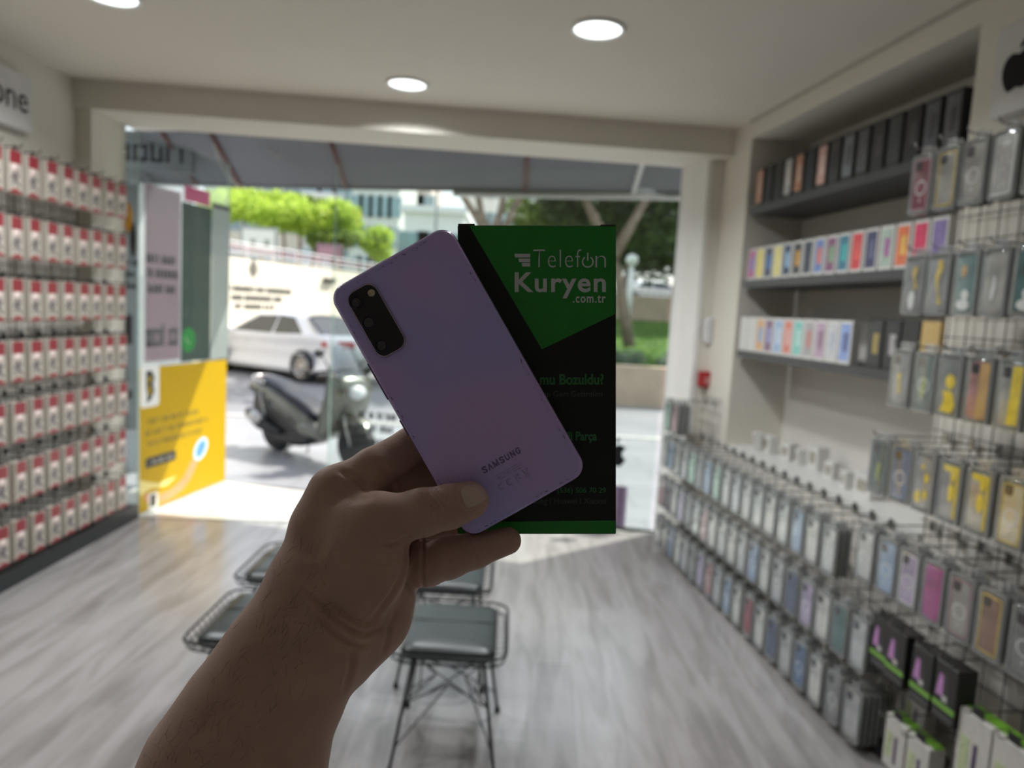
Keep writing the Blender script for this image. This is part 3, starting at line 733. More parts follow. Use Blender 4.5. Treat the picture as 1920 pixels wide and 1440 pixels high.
# ---- boxes standing on the shelves
BW, BH, BT = .088, .175, .045
def shelf_box(kind, col, col2, label, y, z, w=BW, h=BH, t=BT, off=-.012, grp=None, name='phone_carton', cn=''):
    c = Vector((PX(y), y, z)) + PN * off
    e = thing(name, label, 'box', c, PRZ, grp)
    edge = {'white': mat('carton_paper', (.60, .585, .56), rough=.5, noise=.03), 'dark': mat('carton_dark', (.022, .022, .024), rough=.4, noise=.1), 'gold': mat('carton_gold', (.52, .36, .14), rough=.5)}[kind]
    MB().bbox(-w / 2, 0, 0, w / 2, t, h, .0015).build('carton_body', edge, e)
    def quad(nm, x0, z0, x1, z1, m, y=-.0006): return MB().box(x0, y, z0, x1, .0002, z1).build(nm, m, e)
    if col: quad('front_picture', -w * .39, h * .08, w * .39, h * .93, mat('print_%s' % cn, col, rough=.4, noise=.25, scale=30))
    if col2: quad('picture_accent', -w * .12, h * .30, w * .26, h * .72, mat('print2_%s' % cn, col2, rough=.4, noise=.3, scale=40), -.0009)  # second print colour, a smaller block on the front picture
    return e
DK = [('rose gold', (.52, .28, .20), (.62, .40, .30)), ('black', (.012, .012, .014), (.03, .03, .035)), ('near-black', (.02, .02, .022), None), ('silver', (.42, .41, .40), (.6, .58, .56)), ('copper', (.45, .22, .14), (.6, .45, .36)), ('dark blue', (.016, .02, .03), None), ('pink', (.60, .38, .33), (.72, .55, .5)),
      ('charcoal', (.05, .05, .055), (.025, .025, .03)), ('steel', (.17, .18, .2), (.08, .08, .09)), ('graphite', (.09, .09, .1), None), ('coal', (.03, .03, .033), (.06, .06, .065)), ('slate', (.045, .05, .055), None), ('soot', (.02, .02, .022), (.05, .05, .05)), ('grey-blue', (.09, .095, .11), (.05, .05, .06)), ('smoke', (.1, .1, .11), (.04, .04, .045)), ('ink', (.015, .015, .016), None)]
n_ = 15
for i in range(n_):
    y = NY1 - .13 - i * .1115; cn, c1, c2 = DK[i]
    shelf_box('dark', c1, c2, '%s-fronted dark phone box, %s from the door on the topmost niche shelf' % (cn, ORD[i + 1]), y, SH[0], h=.225, cn=cn.replace(' ', '_'), grp='dark phone boxes on the topmost niche shelf', w=.092)
CO = [('magenta', (.45, .10, .28), (.2, .2, .5)), ('yellow', (.72, .60, .16), None), ('blue', (.02, .03, .07), (.06, .2, .5)), ('pale yellow', (.68, .60, .22), None), ('navy', (.02, .04, .1), (.3, .5, .7)), ('orange-topped', (.03, .03, .035), (.62, .32, .05)), ('dark', (.03, .04, .06), None), ('violet and orange', (.14, .2, .42), (.62, .18, .1)),
      ('purple and green', (.2, .08, .16), (.2, .36, .2)), ('teal', (.04, .16, .24), (.05, .4, .38)), ('bright red', (.55, .05, .06), (.65, .1, .09)), ('indigo', (.05, .05, .12), (.12, .12, .22)), ('green and mauve', (.36, .45, .38), (.35, .12, .30)), ('orange', (.66, .16, .07), (.7, .42, .1)), ('crimson', (.6, .04, .12), None), ('lavender', (.22, .16, .36), None)]
for i in range(16):
    y = NY1 - .12 - i * .105; cn, c1, c2 = CO[i]
    shelf_box('white', c1, c2, '%s picture on a white-edged phone box, %s from the door, middle niche shelf' % (cn, ORD[i + 1]), y, SH[1], h=.192, cn='c' + cn.replace(' ', '_'), grp='colourful phone boxes on the middle niche shelf', w=.094)
WH = [('plain', None, None), ('blank', None, None), ('orange', (.62, .35, .18), (.2, .4, .65)), ('plum', (.22, .12, .2), (.3, .35, .6)), ('powder blue', (.3, .42, .62), (.55, .6, .7)), ('coral', (.60, .2, .16), (.65, .4, .38)), ('mint', (.2, .5, .45), (.45, .65, .6)), ('grey and red', (.35, .34, .35), (.5, .2, .18)), ('mauve', (.42, .3, .4), (.25, .15, .2)), ('pearl', (.5, .5, .52), (.4, .42, .5)), ('periwinkle', (.24, .32, .58), (.1, .12, .25))]
for i in range(11):
    y = NY1 - .12 - i * .105; cn, c1, c2 = WH[i]
    shelf_box('white', c1, c2, '%s-fronted white phone box, %s from the door on the lowest niche shelf' % (cn, ORD[i + 1]), y, SH[2], h=.205, cn='w' + cn.replace(' ', '_'), grp='white phone boxes on the lowest niche shelf', w=.1, off=.0)
for i, (kd, cn, c1, c2) in enumerate((('dark', 'gold print', (.04, .04, .042), (.32, .24, .08)), ('dark', 'white spot', (.03, .03, .032), (.35, .33, .34)), ('dark', 'bare', None, None), ('gold', 'mustard', None, None))):
    y = NY1 - .12 - (11 + i) * .112 - .02
    shelf_box(kd, c1, c2, '%s %s box after the white ones on the lowest niche shelf' % ('black' if kd == 'dark' else 'tan', cn), y, SH[2], h=.215, cn='d' + cn.replace(' ', '_'), w=.102, name='accessory_box')
# small white things on the ledge
def ledge_thing(i, px, py, w, h, d, label, round_=False):
    q = at_z(px, py, LEDGE); e = thing('charger_box', label, 'box', (q.x, q.y, LEDGE), PRZ + .25 * (i % 3 - 1))
    m = mat('small_white_carton', (.62, .61, .58), rough=.45, noise=.03)
    if round_: MB().lathe([(w * .5, 0), (w * .52, h * .1), (w * .52, h * .9), (w * .46, h), (.001, h)], 28).build('tub', m, e)
    else: MB().bbox(-w / 2, -d / 2, 0, w / 2, d / 2, h, .003).build('carton_body', m, e)
    MB().bbox(-w * .3, -d / 2 - .001, h * .25, w * .3, -d / 2 + .001, h * .75, .0003).build('label', mat('tan_label', (.36, .33, .28), rough=.6, noise=.2), e) if not round_ else None
for i, a in enumerate(((1418, 844, .07, .115, .05, 'upright white charger box, first on the ledge from the door'), (1442, 848, .11, .105, .06, 'wide white charger box beside the first upright box on the ledge'), (1478, 862, .075, .10, .07, 'small white cube box, third on the ledge from the door'),
                        (1500, 870, .06, .085, .05, 'low tan-labelled white box, fourth on the ledge'), (1532, 880, .10, .13, .07, 'tallest white box on the ledge with a glossy top'), (1558, 897, .06, .09, .05, 'narrow white box beyond the tallest one on the ledge'), (1590, 915, .07, .085, .06, 'white carton at the ledge end next to the clear case rack'), (1628, 932, .13, .11, .08, 'wide white carton nearly hidden behind the hanging clear cases'))):
    ledge_thing(i, *a)
# keypad and red call point on the wall end
q = at_y(1331, 620, 4.893)
e = thing('door_keypad', 'white oval keypad with a black side on the white column', 'keypad', q, .12)
k = slab(rrect(.10, .19, .045, 8), [(0, 0), (0, .02), (.012, .032)]); k.build('housing', mat('keypad_white', (.7, .7, .7), rough=.3, noise=0), e).rotation_euler = (PI / 2, 0, 0)
k2 = MB().bbox(.006, -.038, -.085, .046, -.028, .085, .006).build('reader', mat('keypad_black', (.01, .01, .01), rough=.3, noise=0), e)
MB().bbox(.055, -.03, -.055, .10, 0, .06, .008).build('side_box', mat('keypad_white2', (.5, .5, .48), rough=.4), e)
q = at_y(1322, 711, 4.893)
e = thing('fire_call_point', 'small red fire alarm box on the white column', 'alarm', q, .12)
MB().bbox(-.055, -.055, -.05, .055, 0, .055, .006).build('red_case', mat('alarm_red', (.38, .008, .012), rough=.35, noise=.05), e)
MB().bbox(-.025, -.058, -.028, .025, -.054, .02, .001).build('break_glass', mat('alarm_pane', (.5, .2, .2), rough=.2, noise=0), e)
# ============================================================ wire racks, hooks and hanging packs
wire = mat('wire_black', (.02, .02, .021), rough=.4, metal=.6, noise=0)
wire_w = mat('wire_grey', (.30, .30, .30), rough=.35, metal=.7, noise=0)
chrome = mat('hook_chrome', (.34, .34, .34), rough=.25, metal=.9, noise=0)
def rack(name, label, org, tdir, w, z0, z1, m, step=.05, n=None, sz=None):
    t = thing(name, label, 'rack', org)
    n = n or Vector((1, 0, 0)); tdir = Vector(tdir); mb = MB(); k = 0
    x = 0
    while x <= w + 1e-6: a = tdir * x; mb.tube([a + Vector((0, 0, z0)), a + Vector((0, 0, z1))], .0022, 5); x += step
    z = z0
    while z <= z1 + 1e-6: mb.tube([Vector((0, 0, z)) + n * .003, tdir * w + Vector((0, 0, z)) + n * .003], .0022, 5); z += step
    mb.build('wire_grid', m, t)
    return t
def hook_mesh(L):
    mb = MB(); mb.tube([(0, 0, 0), (0, -L + .02, 0), (0, -L + .006, .006), (0, -L, .02)], .0028, 6)
    mb.box(-.012, -.004, -.018, .012, .004, .018); return mb
def put_hook(par, proto, loc, rz, m):
    h = proto.copy(); COL.objects.link(h); h.parent = par
    h.matrix_local = Matrix.Translation(Vector(loc) - par.location) @ Matrix.Rotation(rz, 4, 'Z'); return h
# ---------------- left wall: red and cream screen protector boxes
LRZ = PI / 2
left_rack = rack('wire_rack', 'black wire grid rack full of red and cream boxes', (LX + .03, 2.9, 0), (0, 1, 0), 1.56, .14, 2.32, mat('wire_soft', (.16, .16, .16), rough=.4, metal=.5, noise=0))
hL = hook_mesh(.215).build('hook', wire); hooks_l = hL
pw, ph, pt = .098, .215, .036
red = mat('pack_red', (.25, .015, .026), rough=.35, noise=.08, scale=50); cream = mat('pack_cream', (.46, .41, .35), rough=.45, noise=.04)
pale = mat('pack_pale', (.74, .60, .56), rough=.35, noise=.03); ash = mat('pack_ash', (.11, .09, .10), rough=.4, noise=.1)
def protector():
    e = thing('screen_protector_box', 'x', 'box')
    MB().bbox(-pw / 2, 0, 0, pw / 2, pt, ph, .002).build('carton_body', cream, e)
    MB().box(-pw * .40, -.0006, ph * .69, pw * .42, .0001, ph * .985).build('red_header', red, e)
    MB().prism([(-pw * .48, .0001, .002), (pw * .48, .0001, .002), (pw * .48, .0001, ph * .04), (0, .0001, ph * .13), (-pw * .48, .0001, ph * .04)], (0, -.0007, 0)).build('red_chevron', red, e)
    MB().lathe([(pw * .27, 0), (pw * .27, .0008)], 20, Matrix.Translation((0, .0001, ph * .57)) @ Matrix.Rotation(PI / 2, 4, 'X')).build('white_disc', pale, e)
    mb = MB(); M_ = Matrix.Rotation(PI / 2, 4, 'X')
    def q(pts): mb.prism([(x * pw, -.0002, z * ph) for x, z in pts], (0, -.0006, 0))
    q([(-.36, .16), (-.26, .16), (.34, .44), (.26, .48)]); q([(-.30, .40), (-.18, .46), (.38, .18), (.28, .15)]); q([(-.08, .40), (.10, .40), (.06, .52), (-.05, .52)]); q([(-.38, .26), (-.32, .25), (-.24, .36), (-.30, .40)])
    mb.build('star_print', ash, e)
    MB().box(-.014, .002, ph, .014, .004, ph + .022).build('hang_tab', mat('tab_dark', (.04, .03, .03), rough=.4, noise=0), e)
    return e
proto = protector(); used = False
rows_l = [2.262, 1.937, 1.618, 1.300, .985, .668, .352]
rng = random.Random(7)
RN = ['top', 'second', 'third', 'fourth', 'fifth', 'sixth', 'bottom']
gx = LX + .215
for r, zt in enumerate(rows_l):
    ys = [4.64 - i * .140 for i in range(10)]
    for i, y in enumerate(ys):
        hz = zt + .012
        h_ = put_hook(left_rack, hL, (LX + (.03 if y < 4.46 else .096), y, hz), LRZ, wire)
        if y > 4.46: h_.scale = (1, .70, 1)
        e = proto if not used else copy_tree(proto); used = True
        e.location = (gx - .004 + rng.uniform(-.006, .002), y + rng.uniform(-.004, .004), zt - ph + rng.uniform(-.004, .001)); e.rotation_euler = (0, 0, LRZ + rng.uniform(-.05, .05))
        e['group'] = 'red and cream boxes on the wire rack'
        e['label'] = 'red and cream screen protector box, %s from the doorway in the %s row' % (ORD[i + 1], RN[r])
bpy.data.objects.remove(hL)
# ---------------- clear case packs
W, H, T = .098, .205, .021
tray_m = mat('blister_grey', (.21, .215, .205), rough=.28, noise=.05, scale=8, spec=.5)
tray_m2 = tray_m
cover_m = glass_mat('blister_clear', tint=(.93, .94, .94), gl=.05, rough=.04)
rim_m = glass_mat('blister_rim', tint=(.86, .87, .87), gl=.22, rough=.12, alpha=.35, face=(.70, .70, .69))
def case_mats():
    d = {}
    def add(k, c, **a): d[k] = mat('case_' + k.replace(' ', '_'), c, noise=a.pop('noise', .38), scale=a.pop('scale', 11), rough=a.pop('rough', .18), coat=.4, **a)
    add('clear', (.36, .345, .31)); add('white', (.62, .61, .58)); add('silver', (.60, .60, .60), metal=.5, rough=.2); add('dark red', (.22, .06, .08)); add('smoky', (.20, .195, .19)); add('teal', (.07, .155, .145)); add('dark teal', (.045, .085, .085))
    add('blue', (.08, .15, .30)); add('pale blue', (.30, .40, .55)); add('mint', (.38, .58, .45)); add('yellow', (.66, .47, .07), noise=.3); add('gold', (.58, .45, .20), noise=.2); add('orange', (.42, .24, .11)); add('magenta', (.36, .04, .20)); add('lilac', (.44, .36, .52)); add('pink', (.55, .36, .36), noise=.15)
    add('brown', (.25, .14, .10)); add('grey', (.24, .24, .235)); add('navy', (.08, .10, .18)); add('crimson', (.30, .04, .06)); add('glitter', (.45, .44, .42), noise=.5, scale=240); add('cream', (.60, .52, .36)); add('rose', (.45, .22, .22))
    return d
CM = case_mats()
ring_m = mat('case_ring', (.66, .65, .63), rough=.3, noise=0); bump_m = mat('case_camera', (.03, .025, .035), rough=.25, noise=0)
def rr3(w, h, r, y0, y1, z0, n=5, inset=0, cx=0):
    """rounded slab standing upright: front at y0 (towards -Y), back at y1"""
    o = rrect(w, h, r, n); m = Matrix.Rotation(PI / 2, 4, 'X')
    s = slab(o, [(0, -y1), (0, -(y0 + inset)), (inset, -y0)]); out = MB()
    out.add([m @ Vector(v) + Vector((cx, 0, z0 + h / 2)) for v in s.v], s.f); out.sm = s.sm; return out
def frame_ring(w, h, r, t, y0, y1, z0, n=5):
    o = rrect(w, h, r, n); i = rrect(w - 2 * t, h - 2 * t, max(r - t, .002), n); N = len(o); vs = []
    for y in (y0, y1):
        for P_ in (o, i): vs += [(p[0], y, p[1] + z0 + h / 2) for p in P_]
    fs = []
    for k in range(N):
        l = (k + 1) % N
        fs += [(k, l, N + l, N + k), (2 * N + k, 3 * N + k, 3 * N + l, 2 * N + l), (k, 2 * N + k, 2 * N + l, l), (N + k, N + l, 3 * N + l, 3 * N + k)]
    return MB().add(vs, fs)
def pack_proto(full=True, deep=T):
    e = thing('phone_case_pack', 'x', 'phone case')
    rr3(W, H, .012, .006, deep, 0).build('blister_tray', tray_m, e)
    c = rr3(W * .80, H * .86, .014, .0015, .0062, H * .06, inset=.0012).build('phone_case', CM['clear'], e); c.material_slots[0].link = 'OBJECT'; c.material_slots[0].material = CM['clear']
    if full:
        rr3(W * .30, H * .155, .006, -.0002, .0016, H * .74, cx=-W * .19).build('camera_cutout', bump_m, c)
        rg_ = MB(); 
        def annulus(r1, r0, z):
            vs = []; n = 22
            for r in (r1, r0): vs += [(r * math.cos(2 * PI * k / n), .0009, z + r * math.sin(2 * PI * k / n)) for k in range(n)]
            rg_.add(vs, [(k, (k + 1) % n, n + (k + 1) % n, n + k) for k in range(n)])
        annulus(.026, .021, H * .44); rg_.box(-.0022, .0003, H * .20, .0022, .0009, H * .27)
        rg_.build('magnet_ring', ring_m, c)
        o_ = rrect(W * .96, H * .965, .012, 5); sl = slab(o_, [(0, 0), (.0012, .0028), (.0035, .0045), (.008, .0056), (.018, .0062), (.034, .0064)]); m_ = Matrix.Rotation(PI / 2, 4, 'X')
        cv = MB(); cv.add([m_ @ Vector(v) + Vector((0, -.0008, H / 2)) for v in sl.v], sl.f[:-2] + sl.f[-1:], True); cv.build('clear_front', cover_m, e)
        frame_ring(W, H, .013, .0050, -.0030, .0065, 0).build('front_rim', rim_m, e)
    tab = MB(); tab.box(-.020, .008, H, .020, .0088, H + .012); tab.box(-.020, .008, H + .020, .020, .0088, H + .026); tab.box(-.020, .008, H + .012, -.005, .0088, H + .020); tab.box(.005, .008, H + .012, .020, .0088, H + .020)
    tab.build('hang_tab', rim_m, e)
    return e
full_p = pack_proto(True); thin_p = pack_proto(False)
seen_f = [False, False]
def put_pack(full, y, off, zt, case, label, group, wob=0, ring=True, cam=True):
    k = 0 if full else 1; pr = (full_p, thin_p)[k]
    e = pr if not seen_f[k] else copy_tree(pr); seen_f[k] = True
    c = Vector((PX(y), y, 0)) + PN * off
    e.location = (c.x, c.y, zt - H); e.rotation_euler = (0, 0, PRZ + wob)
    e['label'] = label; e['group'] = group
    for ch in list(e.children):
        if ch.name.startswith('phone_case'):
            ch.material_slots[0].material = CM[case]
            DROP.extend([g for g in ch.children if (g.name.startswith('magnet_ring') and not ring) or (g.name.startswith('camera_cutout') and not cam)])
    return e
DROP = []
DECO = {'gold': mat('deco_gold', (.62, .45, .10), rough=.25, noise=.3, scale=60), 'yellow': mat('deco_yellow', (.75, .55, .04), rough=.3, noise=.25, scale=30), 'white': mat('deco_white', (.72, .71, .68), rough=.3, noise=.1), 'orange': mat('deco_orange', (.55, .33, .12), rough=.3, noise=.2),
        'lime': mat('deco_lime', (.35, .42, .08), rough=.3, noise=.2), 'dark': mat('deco_dark', (.05, .06, .06), rough=.3, noise=.2), 'rose': mat('deco_rose', (.40, .22, .26), rough=.3, noise=.2)}
def wavy(x0, x1, z0, z1, amp, seed, n=14):
    g = random.Random(seed); ph = g.random() * 6
    L_ = [(x0 + amp * math.sin(ph + 5 * i / n) + g.uniform(-.1, .1) * amp, z0 + (z1 - z0) * i / n) for i in range(n + 1)]; R_ = [(x1 + amp * math.sin(ph + 1 + 5 * i / n) + g.uniform(-.1, .1) * amp, z0 + (z1 - z0) * i / n) for i in range(n + 1)]
    return L_ + R_[::-1]
def decorate(case, kind, col, seed):
    g = random.Random(seed); y = .0008; q = []
    def pl(pts, k=col): MB().prism([(a, y, b) for a, b in pts], (0, -.0007, 0)).build('case_print', DECO[k], case)
    def bl(cx, cz, rx, rz, k=col): pl([(cx + rx * math.cos(t) * g.uniform(.85, 1.1), cz + rz * math.sin(t) * g.uniform(.85, 1.1)) for t in [2 * PI * i / 18 for i in range(18)]], k)
    if kind == 'strap': pl(wavy(-.004, .014, .035, .165, .010, seed)); bl(.004, .172, .014, .010)
    if kind == 'strapw': pl(wavy(-.004, .012, .09, .165, .006, seed)); bl(-.004, .05, .016, .034, 'white')
    if kind == 'puff': bl(0, .035, .028, .018, 'white'); bl(.004, .065, .016, .018, 'white'); bl(-.01, .14, .012, .02)
    if kind == 'spots': bl(-.018, .05, .016, .022); bl(.014, .062, .010, .018); bl(.016, .12, .010, .016); bl(-.006, .155, .008, .010)
    if kind == 'splash': pl(wavy(-.022, .026, .016, .085, .008, seed)); bl(.006, .115, .022, .024)
    if kind == 'half': pl([(-.002, .016), (.038, .016), (.038, .186), (.004, .186)])
    if kind == 'mid': pl(wavy(-.006, .006, .05, .12, .003, seed))
    if kind == 'arch': pl([(-.036, .186), (.036, .186), (.036, .02), (.026, .02), (.024, .15), (.006, .13), (0, .165), (-.030, .168)]); bl(.008, .10, .014, .03)
    if kind == 'rim': 
        for a in ((-.038, .014, -.033, .188), (.033, .014, .038, .188), (-.038, .014, .038, .019), (-.038, .183, .038, .188)): pl([(a[0], a[1]), (a[2], a[1]), (a[2], a[3]), (a[0], a[3])])

hR = hook_mesh(.30).build('hook', chrome)
HOOKS = []
def right_rack(name, label, y0, y1, z0, z1, m):
    w = (y1 - y0) / PT.y
    t = rack(name, label, Vector((PX(y0), y0, 0)) + PN * .02, PT, w, z0, z1, m, step=.088, n=PN); return t
lower = right_rack('wire_rack', 'low black wire grid rack under the white ledge, full of hanging cases', 2.59, 4.92, .10, LEDGE - .06, wire)
near = right_rack('wire_rack', 'tall black wire grid rack beside the niche, full of clear phone cases', 1.72, 2.70, .80, 2.30, wire)
foot = right_rack('wire_rack', 'black wire grid at the foot of the tall rack, holding black and green boxes', 1.72, 2.57, .06, .76, wire)
colr = right_rack('wire_rack', 'small wire grid on the white column with two hanging cases', 4.60, 4.95, LEDGE + .01, 1.10, wire_w)
OFF = .285
def hook_at(rk, y, z, L=.30):
    c = Vector((PX(y), y, 0)) + PN * .02
    h = hR.copy(); COL.objects.link(h); h.parent = rk
    h.matrix_local = Matrix.Translation(Vector((c.x, c.y, z)) - rk.location) @ Matrix.Rotation(PRZ, 4, 'Z'); h.scale = (1, L / .30, 1); return h
rng = random.Random(21)
def adj(case): return {'clear': 'clear', 'silver': 'mirror-silver'}.get(case, case)
def stack(rk, y, zt, case, n, place, full=True, ring=None, cam=True, gap=.0225, off=OFF, deco=None):
    hook_at(rk, y, zt + .014)
    ring = rng.random() < .45 if ring is None else ring
    y += rng.uniform(-.004, .004)
    e = put_pack(full, y, off, zt, case, ('%s phone case pack, ' % adj(case)) + place, 'front phone case packs', rng.uniform(-.04, .04), ring, cam)
    if deco: DECOS.append((e, deco))
    for k in range(1, n):
        put_pack(False, y + rng.uniform(-.002, .002), off - k * gap, zt - rng.uniform(0, .003), 'grey', 'case packs behind the front one, ' + place, 'packs behind: ' + place)
# near rack: the rows from the top
DECOS = []
ROW_N = [('top', 2.215, 2.565, [('dark red', 1, 1, ('rim', 'rose')), ('clear', 0, 1, ('rim', 'gold')), ('clear', 1, 1, None), ('glitter', 0, 0, ('rim', 'white')), ('cream', 0, 1, ('splash', 'white')), ('smoky', 1, 1, None), ('clear', 0, 1, None)]),
         ('second', 1.868, 2.545, [('smoky', 0, 0, ('strapw', 'gold')), ('grey', 0, 0, ('strap', 'gold')), ('teal', 0, 0, ('puff', 'orange')), ('clear', 0, 0, ('mid', 'white')), ('teal', 0, 0, ('puff', 'dark')), ('glitter', 0, 1, None), ('clear', 1, 1, None)]),
         ('third', 1.540, 2.560, [('grey', 0, 1, ('mid', 'yellow')), ('dark teal', 1, 1, ('mid', 'lime')), ('smoky', 0, 0, ('splash', 'yellow')), ('rose', 0, 1, ('half', 'orange')), ('clear', 0, 1, ('half', 'yellow')), ('smoky', 0, 0, ('splash', 'gold')), ('clear', 0, 1, None)]),
         ('fourth', 1.205, 2.620, [('dark teal', 0, 1, ('mid', 'lime')), ('blue', 1, 1, None), ('grey', 0, 0, ('spots', 'yellow')), ('smoky', 0, 0, ('arch', 'yellow')), ('clear', 0, 0, ('arch', 'yellow')), ('cream', 1, 1, ('rim', 'gold')), ('gold', 0, 1, None)]),
         ('fifth', .862, 2.640, [('silver', 1, 1, None), ('pale blue', 1, 1, None), ('lilac', 1, 1, ('rim', 'white')), ('magenta', 0, 0, None), ('clear', 1, 1, ('rim', 'rose')), ('brown', 0, 1, ('rim', 'gold')), ('grey', 1, 1, None)])]
for r, (rn, zt, ys, cs) in enumerate(ROW_N):
    for i, (cn, rg_, cm, dc) in enumerate(cs):
        y = ys - i * .118
        stack(near, y, zt, cn, 2 if r < 4 else 3, '%s from the niche, %s row, tall rack' % (ORD[i + 1], rn), True, bool(rg_), bool(cm), gap=.024, deco=dc)
# lower rack: three rows of twenty hooks
PAL = [['clear', 'pale blue', 'white', 'silver', 'mint', 'grey', 'pale blue', 'mint', 'white', 'silver', 'white', 'silver', 'white', 'silver', 'pale blue', 'white', 'silver', 'pale blue', 'teal'],
       ['pink', 'smoky', 'white', 'lilac', 'grey', 'silver', 'pink', 'white', 'silver', 'white', 'silver', 'pale blue', 'white', 'silver', 'navy', 'lilac', 'white', 'teal', 'silver'],
       ['white', 'silver', 'pale blue', 'white', 'silver', 'grey', 'lilac', 'rose', 'silver', 'pale blue', 'white', 'crimson', 'white', 'navy', 'silver', 'blue', 'white', 'grey', 'silver']]
LR = [('upper', .800), ('middle', .520), ('bottom', .240)]
for r, (rn, zt) in enumerate(LR):
    for i in range(19 if r else 17):
        y = 4.84 - i * .1232
        last = i == 18
        stack(lower, y, zt, PAL[r][i], 6 if (last and r) else (3 if r == 0 or i > 12 else 2), '%s from the door, %s row, low rack' % (ORD[i + 1], rn), full=True, gap=.023)
stack(colr, 4.84, 1.045, 'mint', 2, 'closer to the door on the column rack', True, False)
stack(colr, 4.70, 1.045, 'rose', 4, 'beside the mint one on the column rack', True, False)
for o in DROP: bpy.data.objects.remove(o)
for k, (e, (kd, cl)) in enumerate(DECOS):
    for ch in e.children:
        if ch.name.startswith('phone_case'): decorate(ch, kd, cl, 300 + k)
# black and green cable boxes, white and green charger boxes at the foot of the tall rack
def cable_box(y, off, zt, label):
    c = Vector((PX(y), y, 0)) + PN * off; w, h, t = .096, .19, .07
    e = thing('cable_box', label, 'box', (c.x, c.y, zt - h), PRZ, 'black and green boxes')
    MB().bbox(-w / 2, 0, 0, w / 2, t, h, .002).build('carton_body', mat('box_black', (.018, .017, .017), rough=.35, noise=.1), e)
    MB().box(-w / 2, -.0008, h * .22, w / 2, .0002, h * .31).build('green_band', mat('box_green', (.16, .34, .05), rough=.4, noise=.05), e)
    MB().prism([(-w * .38, .0002, h * .42), (-w * .05, .0002, h * .42), (-w * .10, .0002, h * .78), (-w * .26, .0002, h * .80)], (0, -.001, 0)).build('pink_picture', mat('box_pink', (.42, .20, .42), rough=.4, noise=.2, scale=60), e)
    MB().box(-w * .08, -.001, h * .36, w * .14, .0002, h * .45).build('white_plug_picture', mat('box_plug', (.45, .43, .41), rough=.4, noise=.1), e)
    MB().prism([(w * .12, .0002, h * .34), (w * .17, .0002, h * .34), (w * .02, .0002, h * .82), (-w * .03, .0002, h * .82)], (0, -.001, 0)).build('grey_stripe', mat('box_stripe', (.09, .085, .085), rough=.4, noise=0), e)
    mb = MB(); rg_ = random.Random(3); m = Matrix.Rotation(PI / 2, 4, 'X'); scribble(mb, -w * .42, w * .42, h * .08, h * .13, rg_, m, .0006)
    mb.build('small_print', mat('box_print', (.24, .24, .23), rough=.4, noise=0), e)
    MB().box(-.022, .004, h, .022, .006, h + .03).build('hang_tab', mat('tab_black', (.012, .012, .012), rough=.4, noise=0), e)
    return e
hook_c = []
for i, (y, off, lb) in enumerate(((2.52, .275, 'black green-banded cable box, first from the low rack'), (2.42, .285, 'black green-banded cable box, second from the low rack'), (2.285, .290, 'black green-banded cable box, third from the low rack'), (2.185, .285, 'black green-banded cable box beneath the magenta case'))):
    cable_box(y, off, .565, lb); hook_at(foot, y, .565 + .016, .30)
def charger(y, off, zt, w, h, t, label, side=True):
    c = Vector((PX(y), y, 0)) + PN * off
    e = thing('charger_carton', label, 'box', (c.x, c.y, zt - h), PRZ, 'white and green boxes')
    MB().bbox(-w / 2, 0, 0, w / 2, t, h, .002).build('carton_body', mat('box_offwhite', (.50, .48, .44), rough=.45, noise=.04), e)
    g = mat('box_lime', (.14, .33, .025), rough=.4, noise=.08)
    MB().box(-w / 2 - .0006, t * .45, .001, -w / 2 + .001, t, h - .001).build('green_side', g, e)
    MB().box(-w / 2, t * .3, h - .001, w / 2, t, h + .0006).build('green_top', g, e)
    MB().box(-w * .38, -.0008, h * .20, -w * .30 + w * .2, .0002, h * .70).build('pale_print', mat('box_palegreen', (.40, .45, .26), rough=.4, noise=.3, scale=80), e)
    MB().bbox(w * .02, -.0012, h * .15, w * .15, .0002, h * .68, .0005).build('cable_picture', mat('box_cable', (.07, .04, .10), rough=.4, noise=.3, scale=60), e)
    MB().box(-.022, .004, h, .022, .006, h + .028).build('hang_tab', _M['tab_black'], e)
    hook_at(foot, y, zt + .016)
charger(2.50, .12, .285, .11, .17, .05, 'lime green and white charger box set back behind the others, beside the low rack')
charger(2.42, .25, .235, .105, .19, .06, 'white and green charger box hanging below the first black cable box')
charger(2.30, .255, .235, .105, .19, .06, 'white and green charger box hanging below the middle black cable boxes')
charger(2.16, .12, .26, .11, .17, .06, 'green-sided charger box set back against the grid below the black boxes')
charger(2.07, .27, .46, .125, .26, .065, 'tall white and green charger box beside the last black cable box')
charger(1.94, .27, .46, .125, .26, .065, 'tall white and green charger box at the rack end, past its twin')
bpy.data.objects.remove(hR)
